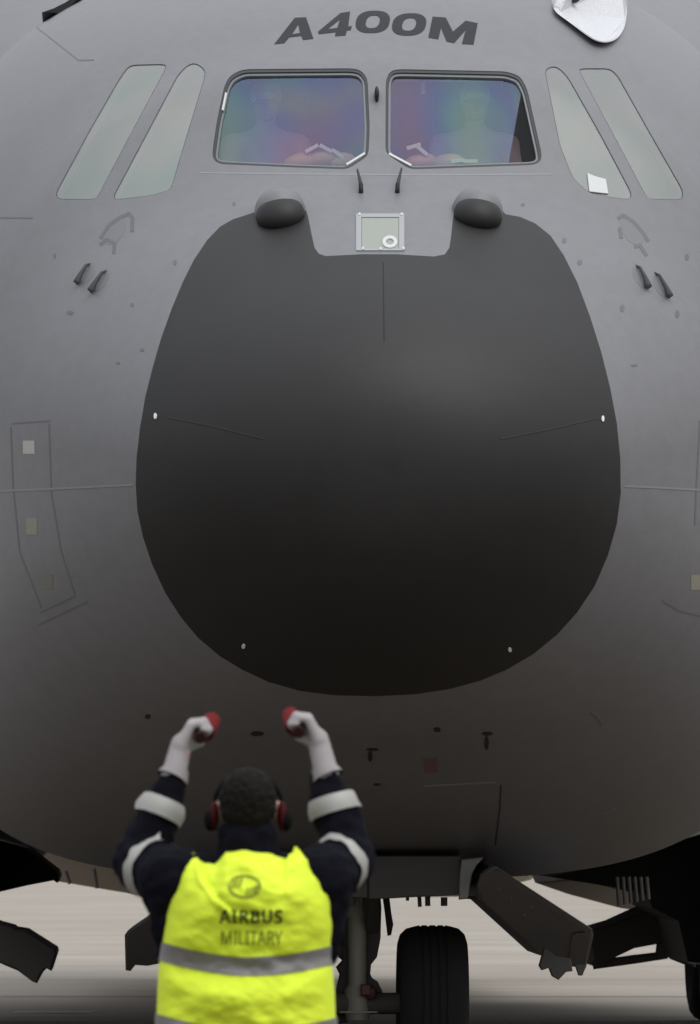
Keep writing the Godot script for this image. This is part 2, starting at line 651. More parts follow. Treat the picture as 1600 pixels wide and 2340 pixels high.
# ================================================================== the scene
func _ready() -> void:
	rng.seed = 7
	# camera
	var cam := Camera3D.new()
	cam.name = "camera"
	add_child(cam)
	cam.position = EYE
	cam.rotation.x = PITCH
	cam_basis = Basis.from_euler(Vector3(PITCH, 0, 0))
	var lens := CameraAttributesPhysical.new()
	lens.frustum_focal_length = 12.0 * FOCAL / 1170.0
	lens.frustum_near = 1.0
	lens.frustum_far = 4000.0
	lens.frustum_focus_distance = 46.5
	lens.exposure_aperture = 7.5
	cam.attributes = lens
	cam.current = true
	# sky: even overcast, brighter overhead than at the horizon
	var env := Environment.new()
	env.background_mode = Environment.BG_SKY
	var sm := ProceduralSkyMaterial.new()
	sm.sky_top_color = Color(0.88, 0.90, 0.935)
	sm.sky_horizon_color = Color(0.64, 0.65, 0.67)
	sm.sky_cover = cloud_cover()
	sm.sky_cover_modulate = Color(1, 1, 1)
	sm.sky_curve = 0.6
	sm.ground_bottom_color = Color(0.3, 0.28, 0.26)
	sm.ground_horizon_color = Color(0.55, 0.55, 0.56)
	sm.sun_angle_max = 1.0
	var sky := Sky.new()
	sky.sky_material = sm
	env.sky = sky
	env.background_energy_multiplier = 1.0
	env.tonemap_mode = Environment.TONE_MAPPER_LINEAR
	env.tonemap_exposure = 1.46
	env.sdfgi_enabled = true
	env.ssao_enabled = true
	env.ssil_enabled = true
	var we := WorldEnvironment.new()
	we.name = "environment"
	we.environment = env
	add_child(we)
	# sun behind the cloud: high, from behind the camera on the right
	var sun := DirectionalLight3D.new()
	sun.name = "sun"
	sun.light_energy = 0.26
	sun.light_color = Color(1.0, 0.985, 0.965)
	sun.light_angular_distance = 50.0
	sun.shadow_enabled = true
	sun.sky_mode = DirectionalLight3D.SKY_MODE_LIGHT_ONLY
	add_child(sun)
	sun.look_at_from_position(SUN_AT * 30.0, Vector3.ZERO)

	make_materials()
	plane = Node3D.new()
	plane.name = "transport_aircraft"
	add_child(plane)
	plane.position = NOSE
	plane.rotation.y = YAW
	to_plane = plane.transform.affine_inverse()
	tag(plane, "grey transport aircraft seen nose on, black radome, dark lettering above its windscreens", "aircraft")
	make_profile()
	build_ground()
	build_fuselage()
	build_glazing()
	build_nose_details()
	build_rear()
	build_gear()
	build_person()

func cloud_cover() -> ImageTexture:
	# thin cloud: uneven, and brighter round the place where the sun stands behind it
	var f := FastNoiseLite.new()
	f.seed = 19
	f.frequency = 1.3
	f.fractal_octaves = 4
	var w := 256
	var h := 128
	var im := Image.create(w, h, false, Image.FORMAT_RGBAF)
	var sd := SUN_AT.normalized()
	for y in h:
		for x in w:
			var el := PI * 0.5 - PI * (y + 0.5) / h
			var az := TAU * (x + 0.5) / w
			var d := Vector3(sin(az) * cos(el), sin(el), -cos(az) * cos(el))
			var a := acos(clampf(d.dot(sd), -1.0, 1.0))
			var v := 0.42 * exp(-a * a / 0.5) + 0.10 * (f.get_noise_3dv(d) + 0.4)
			v *= smoothstep(-0.02, 0.12, d.y)
			im.set_pixel(x, y, Color(maxf(v, 0.0), maxf(v, 0.0), maxf(v, 0.0) * 0.98, 1.0))
	return ImageTexture.create_from_image(im)

func make_materials() -> void:
	M.skin = mat(Color(0.168, 0.167, 0.175), 0.45)
	M.skin.albedo_texture = noise_tex(0.03, 6, [Color(0.92, 0.92, 0.92), Color(1, 1, 1), Color(0.955, 0.953, 0.948), Color(0.99, 0.99, 0.99)], 4, 1024)
	var wave := noise_tex(0.006, 2, [Color.BLACK, Color.WHITE], 44, 512)
	wave.as_normal_map = true
	wave.bump_strength = 6.0
	wave.color_ramp = null
	M.skin.normal_enabled = true
	M.skin.normal_texture = wave
	M.skin.normal_scale = 0.12
	M.skin.uv1_triplanar = true
	M.skin.uv1_scale = Vector3(0.22, 0.22, 0.22)
	M.radome = mat(Color(0.0185, 0.0175, 0.0168), 0.5, 0.0, 0.4)
	M.radome.albedo_texture = noise_tex(0.012, 6, [Color(0.88, 0.88, 0.88), Color(1, 1, 1), Color(0.94, 0.94, 0.94)], 9, 1024)
	M.radome.uv1_triplanar = true
	M.radome.uv1_scale = Vector3(0.3, 0.3, 0.3)
	M.dark_dome = mat(Color(0.028, 0.0255, 0.023), 0.75, 0.0, 0.3)
	M.radome_joint = mat(Color(0.014, 0.013, 0.012), 0.6, 0.0, 0.3)
	M.black = mat(Color(0.012, 0.012, 0.013), 0.55)
	M.probe_plate = mat(Color(0.148, 0.147, 0.153), 0.5)
	M.probe = mat(Color(0.06, 0.06, 0.063), 0.6, 0.0, 0.3)
	M.gasket = mat(Color(0.03, 0.033, 0.036), 0.6)
	M.retainer = mat(Color(0.16, 0.172, 0.168), 0.4, 0.2)
	M.letter = mat(Color(0.024, 0.025, 0.028), 0.6, 0.0, 0.3)
	M.seam = mat(Color(0.215, 0.215, 0.222), 0.5)
	M.seam_dark = mat(Color(0.122, 0.121, 0.127), 0.6)
	M.white = mat(Color(0.78, 0.78, 0.79), 0.4)
	M.white_worn = mat(Color(0.6, 0.6, 0.61), 0.45)
	M.white_worn.albedo_texture = noise_tex(0.03, 5, [Color(0.7, 0.7, 0.72), Color(1, 1, 1), Color(0.95, 0.95, 0.96), Color(0.84, 0.84, 0.86)], 21)
	M.white_worn.uv1_triplanar = true
	M.white_worn.uv1_scale = Vector3(2, 2, 2)
	M.hatch_ring = mat(Color(0.52, 0.53, 0.52), 0.5)
	M.hatch = mat(Color(0.27, 0.285, 0.25), 0.45)
	M.hatch_frame = mat(Color(0.31, 0.315, 0.325), 0.5)
	M.sticker = mat(Color(0.42, 0.42, 0.38), 0.6)
	M.sticker_old = mat(Color(0.26, 0.25, 0.19), 0.7)
	M.red_stencil = mat(Color(0.16, 0.09, 0.09), 0.7)
	M.diverter = mat(Color(0.042, 0.039, 0.036), 0.6, 0.0, 0.3)
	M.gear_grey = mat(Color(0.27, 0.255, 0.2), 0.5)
	M.gear_dark = mat(Color(0.09, 0.084, 0.077), 0.75, 0.0, 0.25)  # part of the shade under the belly is put into this darker colour
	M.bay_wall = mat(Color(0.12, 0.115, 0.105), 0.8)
	M.door_dark = mat(Color(0.165, 0.163, 0.17), 0.55)
	M.link_grey = mat(Color(0.22, 0.22, 0.2), 0.5)
	M.tyre = mat(Color(0.018, 0.017, 0.016), 0.85, 0.0, 0.25)
	M.rim = mat(Color(0.3, 0.3, 0.29), 0.4, 0.4)
	M.red_part = mat(Color(0.1, 0.03, 0.028), 0.6)
	M.joint = mat(Color(0.25, 0.225, 0.195), 0.95)
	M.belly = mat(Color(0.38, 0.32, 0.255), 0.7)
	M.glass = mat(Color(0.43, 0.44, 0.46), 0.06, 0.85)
	M.glass.albedo_texture = noise_tex(0.009, 1, [Color(0.96, 0.78, 0.83), Color(0.88, 0.78, 0.92), Color(0.80, 0.80, 0.98), Color(0.74, 0.83, 0.98), Color(0.78, 0.94, 0.95), Color(0.86, 0.97, 0.84)], 33, 256)  # noise tint paints in the coating colour and its iridescent sky reflections
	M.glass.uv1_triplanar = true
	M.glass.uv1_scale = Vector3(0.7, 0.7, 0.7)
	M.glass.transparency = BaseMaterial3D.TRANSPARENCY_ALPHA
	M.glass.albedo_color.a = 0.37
	M.glass_unreflecting = mat(Color(0.02, 0.02, 0.02), 0.2, 0.0, 0.25)  # the same pane, its sky reflection left out of the material
	M.glass_unreflecting.transparency = BaseMaterial3D.TRANSPARENCY_ALPHA
	M.glass_unreflecting.albedo_color.a = 0.12
	M.glass_side = mat(Color(0.44, 0.455, 0.435), 0.07, 0.85)
	M.glass_side.albedo_texture = noise_tex(0.012, 2, [Color(0.88, 0.95, 0.92), Color(0.95, 0.97, 0.95), Color(1, 0.98, 0.96), Color(0.97, 0.95, 0.95)], 35, 256)
	M.glass_side.uv1_triplanar = true
	M.glass_side.uv1_scale = Vector3(0.5, 0.5, 0.5)
	M.glass_side.transparency = BaseMaterial3D.TRANSPARENCY_ALPHA
	M.glass_side.albedo_color.a = 0.68
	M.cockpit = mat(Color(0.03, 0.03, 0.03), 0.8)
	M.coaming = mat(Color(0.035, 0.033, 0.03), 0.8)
	M.orange = mat(Color(0.5, 0.34, 0.2), 0.8)
	M.paper = mat(Color(0.75, 0.74, 0.72), 0.7)
	M.seat = mat(Color(0.09, 0.085, 0.09), 0.8)
	M.crew_shirt = mat(Color(0.55, 0.37, 0.42), 0.8)
	M.crew_cap = mat(Color(0.72, 0.85, 0.5), 0.8)
	# person
	M.cloth = mat(Color(0.0045, 0.0045, 0.008), 0.9, 0.0, 0.2)
	M.trouser = mat(Color(0.008, 0.008, 0.014), 0.85)
	M.vest = mat(Color(0.70, 0.86, 0.03), 0.75)
	M.vest.rim_enabled = true
	M.vest.rim = 0.2
	M.reflective = mat(Color(0.2, 0.192, 0.18), 0.5, 0.2)
	M.reflective_arm = mat(Color(0.33, 0.325, 0.3), 0.5, 0.1)
	M.print = mat(Color(0.05, 0.07, 0.008), 0.8)
	M.print_soft = mat(Color(0.22, 0.28, 0.015), 0.8)
	M.glove = mat(Color(0.3, 0.278, 0.278), 0.85)
	M.body = mat(Color(0.42, 0.26, 0.19), 0.6)
	M.hair = mat(Color(0.008, 0.006, 0.0045), 0.75, 0.0, 0.25)
	M.muff_red = mat(Color(0.045, 0.004, 0.007), 0.6, 0.0, 0.2)
	M.muff_black = mat(Color(0.005, 0.005, 0.005), 0.8, 0.0, 0.15)
	M.grip = mat(Color(0.022, 0.007, 0.005), 0.7, 0.0, 0.2)
	M.wand_red = mat(Color(0.125, 0.004, 0.005), 0.7, 0.0, 0.15)

# ------------------------------------------------------------------ ground
func build_ground() -> void:
	var g := Buf.new()
	var f := FastNoiseLite.new()
	for q in [[-1500.0, -61.5, 1500.0, -3000.0]]:
		g.quad(Vector3(q[0], 0, q[1]), Vector3(q[2], 0, q[1]), Vector3(q[2], 0, q[3]), Vector3(q[0], 0, q[3]), Vector3.UP)
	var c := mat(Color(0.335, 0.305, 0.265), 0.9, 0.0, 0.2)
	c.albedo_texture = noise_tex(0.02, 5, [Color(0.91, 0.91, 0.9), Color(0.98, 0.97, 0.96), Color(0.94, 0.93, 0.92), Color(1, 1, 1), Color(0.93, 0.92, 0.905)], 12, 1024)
	c.uv1_triplanar = true
	c.uv1_world_triplanar = true
	c.uv1_scale = Vector3(0.006, 0.012, 0.012)
	var o := obj("concrete_apron", g, c, self)
	tag(o, "pale concrete apron stretching away behind the aircraft", "ground", "", "structure")
	for i in 16:
		var jn := Buf.new()
		var zz := -66.0 - 7.5 * i
		jn.quad(Vector3(-60, 0.0025, zz), Vector3(60, 0.0025, zz), Vector3(60, 0.0025, zz - 0.09), Vector3(-60, 0.0025, zz - 0.09), Vector3.UP)
		obj("joint", jn, M.joint, o)
	var lane := Buf.new()
	lane.quad(Vector3(-300, 0.004, -73.6), Vector3(300, 0.004, -73.6), Vector3(300, 0.004, -78.6), Vector3(-300, 0.004, -78.6), Vector3.UP)
	var lm := mat(Color(0.37, 0.34, 0.30), 0.9, 0.0, 0.2)
	lm.albedo_texture = c.albedo_texture
	lm.uv1_triplanar = true
	lm.uv1_world_triplanar = true
	lm.uv1_scale = Vector3(0.004, 0.02, 0.02)
	var o3 := obj("taxi_lane", lane, lm, self)
	tag(o3, "slightly paler strip of concrete crossing behind the main wheels", "ground", "", "structure")
	var mk := Buf.new()
	mk.quad(Vector3(-2.75, 0.005, -67.4), Vector3(-2.1, 0.005, -67.4), Vector3(-2.1, 0.005, -67.9), Vector3(-2.75, 0.005, -67.9), Vector3.UP)
	var o4 := obj("pavement_marking", mk, mat(Color(0.5, 0.47, 0.42), 0.9, 0.0, 0.2), self)
	tag(o4, "short pale painted dash on the ground behind the left gear door", "marking", "", "structure")
	var g2 := Buf.new()
	g2.quad(Vector3(-1500, 0, -61.5), Vector3(1500, 0, -61.5), Vector3(1500, 0, 400), Vector3(-1500, 0, 400), Vector3.UP)
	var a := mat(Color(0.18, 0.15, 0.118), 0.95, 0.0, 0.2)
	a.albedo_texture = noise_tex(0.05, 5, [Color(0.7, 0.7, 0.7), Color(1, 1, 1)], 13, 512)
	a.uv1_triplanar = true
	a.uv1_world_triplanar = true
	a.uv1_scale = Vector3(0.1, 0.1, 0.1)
	var o2 := obj("unseen_asphalt", g2, a, self)  # out of view; put in so that less light bounces onto the belly
	tag(o2, "unseen dark asphalt under the aircraft nose and the marshaller, put in to darken the belly", "ground", "", "structure")

# ------------------------------------------------------------------ fuselage
const RADOME_D: Array = [700, 495, 696, 480, 690, 470, 665, 457, 637, 453, 607, 460, 585, 479, 562, 487, 530, 497, 500, 514, 470, 545, 440, 590, 415, 640, 390, 700, 365, 770, 345, 840, 330, 900, 318, 970, 310, 1040, 308, 1100, 312, 1160, 325, 1220, 345, 1280, 375, 1345, 410, 1400, 450, 1448, 500, 1490, 550, 1520, 610, 1548, 680, 1568, 760, 1578, 850, 1580, 940, 1576, 1020, 1564, 1090, 1545, 1150, 1520, 1210, 1485, 1265, 1440, 1310, 1390, 1350, 1330, 1380, 1260, 1400, 1190, 1409, 1120, 1408, 1040, 1400, 960, 1385, 880, 1365, 800, 1340, 720, 1310, 640, 1280, 580, 1250, 535, 1215, 507, 1180, 492, 1147, 486, 1135, 470, 1110, 458, 1085, 454, 1060, 458, 1040, 470, 1031, 482, 1028, 497, 1024, 535, 1020, 562, 1010, 577, 985, 582, 900, 577, 820, 577, 740, 581, 724, 576, 714, 562, 707, 530]

var holes_px := []       # loops in picture points that are cut out of the fuselage skin
const WIN_L: Array = [485, 351, 489, 366, 503, 375, 681, 383, 794, 387, 842, 356, 845, 291, 840, 180, 826, 161, 805, 156, 556, 158, 526, 172, 513, 195, 495, 281]
const WIN_R: Array = [881, 350, 882, 183, 891, 163, 909, 158, 1157, 163, 1189, 174, 1205, 204, 1238, 352, 1236, 368, 1221, 377, 946, 387, 930, 383]
const SIDE_A: Array = [126, 443, 133, 456, 216, 456, 226, 446, 300, 305, 382, 152, 375, 146, 302, 148, 290, 155, 272, 180, 200, 305]
const SIDE_B: Array = [259, 447, 263, 457, 347, 447, 391, 434, 428, 310, 470, 172, 468, 158, 448, 143, 428, 148, 405, 172, 340, 295]
const SIDE_C: Array = [1245, 163, 1253, 154, 1268, 151, 1282, 158, 1300, 178, 1372, 305, 1444, 441, 1441, 457, 1390, 450, 1346, 441, 1309, 408, 1279, 332]
const SIDE_D: Array = [1322, 160, 1330, 156, 1394, 156, 1412, 172, 1490, 310, 1562, 436, 1560, 457, 1490, 456, 1476, 448, 1400, 305]

func d2s(a: Array) -> Array:
	return a.map(func(q): return q * 1.00692)

func build_fuselage() -> void:
	# radome edge in (angle, t), opened at the bottom of the nose
	var ring := dense(px_loop(d2s(RADOME_D)), 9.0)
	var rs := PackedVector2Array()
	for q in ring:
		rs.append(on_skin(q.x, q.y))
	var cut := -1
	for i in rs.size():
		var j := (i + 1) % rs.size()
		if rs[i].x - rs[j].x > PI or rs[j].x - rs[i].x > PI:
			cut = i
	var order := PackedVector2Array()
	for i in rs.size():
		order.append(rs[(cut + 1 + i) % rs.size()])
	if order[0].x > order[order.size() - 1].x:
		order.reverse()
	var t0 := 0.5 * (order[0].y + order[order.size() - 1].y)
	var poly := PackedVector2Array([Vector2(-PI / 2, 0.0), Vector2(-PI / 2, t0)])
	poly.append_array(order)
	poly.append_array([Vector2(1.5 * PI, t0), Vector2(1.5 * PI, 0.0)])
	var b := Buf.new()
	patch(b, poly, [], 0.0, TAU / 200, 0.02)
	var inner := PackedVector2Array()
	for i in order.size():
		b.quad(S(order[i].x, order[i].y, 0.0), S(order[(i + 1) % order.size()].x, order[(i + 1) % order.size()].y, 0.0), S(order[(i + 1) % order.size()].x, order[(i + 1) % order.size()].y, -0.03), S(order[i].x, order[i].y, -0.03), N(order[i].x, order[i].y).cross(Vector3(0, 0, 1)))
	var rad := obj("radome", b, M.radome, plane)
	tag(rad, "matt black rounded radome with notch at its top")
	# skin with openings
	var holes := [poly]
	for w in [WIN_L, WIN_R, SIDE_A, SIDE_B, SIDE_C, SIDE_D]:
		holes_px.append(rounded(px_loop(w), 2))
	for h in holes_px:
		holes.append(to_skin(h))
	# nose skin
	var t_end := 3.0
	var outer := PackedVector2Array([Vector2(-PI / 2, 0.0), Vector2(1.5 * PI, 0.0), Vector2(1.5 * PI, t_end), Vector2(-PI / 2, t_end)])
	var f := Buf.new()
	patch(f, outer, holes, 0.0, TAU / 340, 0.02)
	for h in range(1, holes.size()):
		skirt(f, holes[h], 0.0, -0.05)
	# the barrel and the rising tail
	var st := [[9.0, 7.15, 1.2, 2.94], [12.0, 7.17, 1.2, 2.95], [18.0, 7.17, 1.2, 2.95], [21.5, 7.17, 1.35, 2.95], [25.0, 7.17, 1.85, 2.95], [29.0, 7.15, 2.7, 2.85], [34.0, 7.1, 3.8, 2.4], [39.0, 7.0, 5.2, 1.6], [42.5, 6.9, 6.2, 0.7]]
	var k := 120
	for i in st.size() - 1:
		for j in k:
			var q := []
			for e in [[i, j], [i, j + 1], [i + 1, j + 1], [i + 1, j]]:
				var a: Array = st[e[0]]
				var ph: float = TAU * e[1] / k
				var mid: float = 3.9 if a[0] < 26.0 else (a[1] + a[2]) * 0.5
				var eb := 3.7 if a[0] < 26.0 else 2.4
				var c := section(ph, a[1], a[2], a[3], mid, 2.8, eb)
				var c2 := section(ph + 0.01, a[1], a[2], a[3], mid, 2.8, eb)
				q.append([Vector3(c.x, c.y, -a[0]), Vector3(c2.y - c.y, c.x - c2.x, 0).normalized()])
			f.tri(q[0][0], q[1][0], q[2][0], q[0][1], q[1][1], q[2][1])
			f.tri(q[0][0], q[2][0], q[3][0], q[0][1], q[2][1], q[3][1])
	obj("fuselage", f, M.skin, plane)
	# bulkhead behind the cockpit and the floor, so that the cabin is closed and dark
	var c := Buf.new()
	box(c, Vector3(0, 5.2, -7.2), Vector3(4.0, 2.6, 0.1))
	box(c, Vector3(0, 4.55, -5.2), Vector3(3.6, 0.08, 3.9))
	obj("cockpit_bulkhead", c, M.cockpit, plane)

# ------------------------------------------------------------------ windows
func build_glazing() -> void:
	for side in 2:
		var outer: PackedVector2Array = holes_px[side]
		var g1 := grow(outer, -6.0)
		var g2 := grow(g1, -5.0)
		var w := plate("windscreen", grow(outer, -0.4), M.gasket, plane, -0.004, 0.02, 0.03, 0.03, [g1])
		plate("retainer_frame", grow(g1, -0.3), M.retainer, w, -0.012, 0.012, 0.03, 0.03, [g2])
		if side == 0:
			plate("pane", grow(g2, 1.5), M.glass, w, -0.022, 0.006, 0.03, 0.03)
		else:
			var reflecting := Geometry2D.intersect_polygons(grow(g2, 1.5), px_loop([860, 140, 1194, 140, 1194, 200, 1158, 400, 860, 400]))
			var unreflecting := Geometry2D.clip_polygons(grow(g2, 1.5), px_loop([860, 140, 1194, 140, 1194, 200, 1158, 400, 860, 400]))
			plate("pane", reflecting[0], M.glass, w, -0.022, 0.006, 0.03, 0.03)
			for q in unreflecting:
				plate("unreflecting_strip", q, M.glass_unreflecting, w, -0.022, 0.006, 0.03, 0.03)  # gap in the sky reflection, put in as a darker glass
	for e in [[792, 376, 834, 350], [889, 351, 940, 378], [509, 252, 517, 212]]:
		plate("bevel_highlight", strip_loop(e, 2.2), M.hatch_ring, plane, 0.002, 0.012, 0.02, 0.02)  # light caught on the window bevels, painted as pale strips
	for i in range(2, 6):
		var outer: PackedVector2Array = holes_px[i]
		var g1 := grow(outer, -1.7)
		var w := plate("side_window", grow(outer, -0.3), M.seam_dark, plane, -0.006, 0.02, 0.03, 0.03, [g1])
		plate("pane", grow(g1, -0.2), M.glass_side, w, -0.004, 0.01, 0.03, 0.03)
	plate("painted_glint", px_loop([1342, 396, 1359, 403, 1384, 410, 1390, 443, 1347, 438]), M.hatch_ring, plane, 0.003, 0.006)  # glint on the side pane, painted as a white plate
	# cockpit furniture behind the windscreens
	var c := Buf.new()
	box(c, pl(860, 395, 3.05) + Vector3(0, -0.08, 0), Vector3(2.2, 0.16, 0.7))
	obj("glare_shield", c, M.coaming, plane)
	for px in [608.0, 1085.0]:
		var s := Buf.new()
		var p := pl(px, 300, 3.75)
		box(s, p + Vector3(0, -0.15, 0), Vector3(0.5, 0.75, 0.14), Basis.IDENTITY, 0.04)
		box(s, p + Vector3(0, 0.34, 0), Vector3(0.28, 0.2, 0.12), Basis.IDENTITY, 0.04)
		obj("pilot_seat", s, M.seat, plane)
	for e in [[608.0, "left"], [1085.0, "right"]]:
		build_crew(e[0], "seated crew member in olive headgear behind the %s windscreen" % e[1])
	var cl := Buf.new()
	for e in [[690, 372, 0.12], [735, 365, 0.13], [780, 372, 0.09], [960, 373, 0.1], [1020, 375, 0.11]]:
		blob(cl, pl(e[0], e[1], 2.95), Vector3(e[2], 0.06, 0.08), Basis.from_euler(Vector3(0, 0, 0.2)), 14)
	obj("folded_cloth", cl, M.orange, plane)
	for e in [[712, 340, 0.5], [745, 340, -0.5], [772, 352, -0.6], [965, 345, -0.7], [945, 335, 0.3], [1045, 368, 0.1], [1075, 369, 0.0]]:
		var pp := Buf.new()
		box(pp, pl(e[0], e[1], 2.9), Vector3(0.085, 0.022, 0.05), Basis.from_euler(Vector3(0, 0, e[2])), 0.004)
		obj("paper", pp, M.paper, plane)
	var bar := Buf.new()
	tube(bar, [pl(905, 184, 3.0), pl(1150, 184, 3.0)], [0.008, 0.008], 8)
	tube(bar, [pl(967, 184, 2.99), pl(967, 215, 2.99)], [0.014, 0.014], 8)
	obj("sun_visor_rail", bar, M.white, plane)

func build_crew(px: float, label: String) -> void:
	# seated, seen from the front: head with a face, trunk, arms reaching to the panel
	var c := plane.transform * pl(px, 235, 3.35)
	var root := Node3D.new()
	root.name = "person"
	add_child(root, true)
	root.position = c
	root.rotation.y = YAW
	tag(root, label, "person", "crew in the cockpit")
	var f := Field.new(Vector3(-0.36, -0.75, -0.2), Vector3(0.36, 0.18, 0.5), 0.014)
	f.bone(Vector3(0, 0.02, 0), Vector3(0, -0.02, 0.01), 0.088, 0.078, 0.03)
	f.bone(Vector3(0, -0.05, 0.035), Vector3(0, -0.095, 0.045), 0.05, 0.034, 0.03)
	f.bone(Vector3(0, -0.01, 0.09), Vector3(0, -0.035, 0.11), 0.010, 0.016, 0.012)
	f.bone(Vector3(-0.02, -0.07, 0.085), Vector3(0.02, -0.07, 0.085), 0.008, 0.008, 0.006)
	f.bone(Vector3(0, -0.1, 0), Vector3(0, -0.19, -0.01), 0.055, 0.065, 0.03)
	f.bone(Vector3(0, -0.26, -0.01), Vector3(0, -0.6, 0), 0.115, 0.125, 0.05, Vector3(1.4, 1, 1))
	for sx in [-1.0, 1.0]:
		f.bone(Vector3(0, -0.21, 0), Vector3(sx * 0.19, -0.25, 0), 0.06, 0.07, 0.03)
		f.bone(Vector3(sx * 0.2, -0.25, 0), Vector3(sx * 0.25, -0.5, 0.1), 0.06, 0.048, 0.02)
		f.bone(Vector3(sx * 0.25, -0.5, 0.1), Vector3(sx * 0.14, -0.5, 0.36), 0.046, 0.034, 0.02)
		f.bone(Vector3(sx * 0.14, -0.5, 0.36), Vector3(sx * 0.12, -0.48, 0.43), 0.034, 0.03, 0.02)
	var b := Buf.new()
	f.net(b)
	obj("body", b, M.crew_shirt, root)
	var fc := Field.new(Vector3(-0.12, -0.16, -0.1), Vector3(0.12, 0.1, 0.16), 0.008)
	fc.bone(Vector3(0, -0.0, 0.02), Vector3(0, -0.085, 0.045), 0.077, 0.042, 0.03)
	fc.bone(Vector3(0, -0.01, 0.095), Vector3(0, -0.035, 0.113), 0.010, 0.016, 0.012)
	var fb := Buf.new()
	fc.net(fb)
	obj("face", fb, M.body, root)
	var hd := Field.new(Vector3(-0.14, -0.08, -0.16), Vector3(0.14, 0.16, 0.2), 0.008)
	hd.bone(Vector3(0, 0.045, 0.0), Vector3(0, 0.05, -0.02), 0.095, 0.09, 0.02)
	hd.bone(Vector3(-0.05, 0.045, 0.09), Vector3(0.05, 0.045, 0.09), 0.016, 0.016, 0.02)
	var cb := Buf.new()
	hd.net(cb)
	obj("cap", cb, M.crew_cap, root)

# ------------------------------------------------------------------ markings, probes, hatches on the nose
func letter(loop: PackedVector2Array, holes: Array) -> void:
	plate("letter", loop, M.letter, plane, 0.002, 0.003, 0.012, 0.012, holes)

func crop(flat: Array, x0: float, y0: float, k: float) -> PackedVector2Array:
	var p := PackedVector2Array()
	for i in range(0, flat.size(), 2):
		p.append(Vector2(x0 + flat[i] * k, y0 + flat[i + 1] * k))
	return p

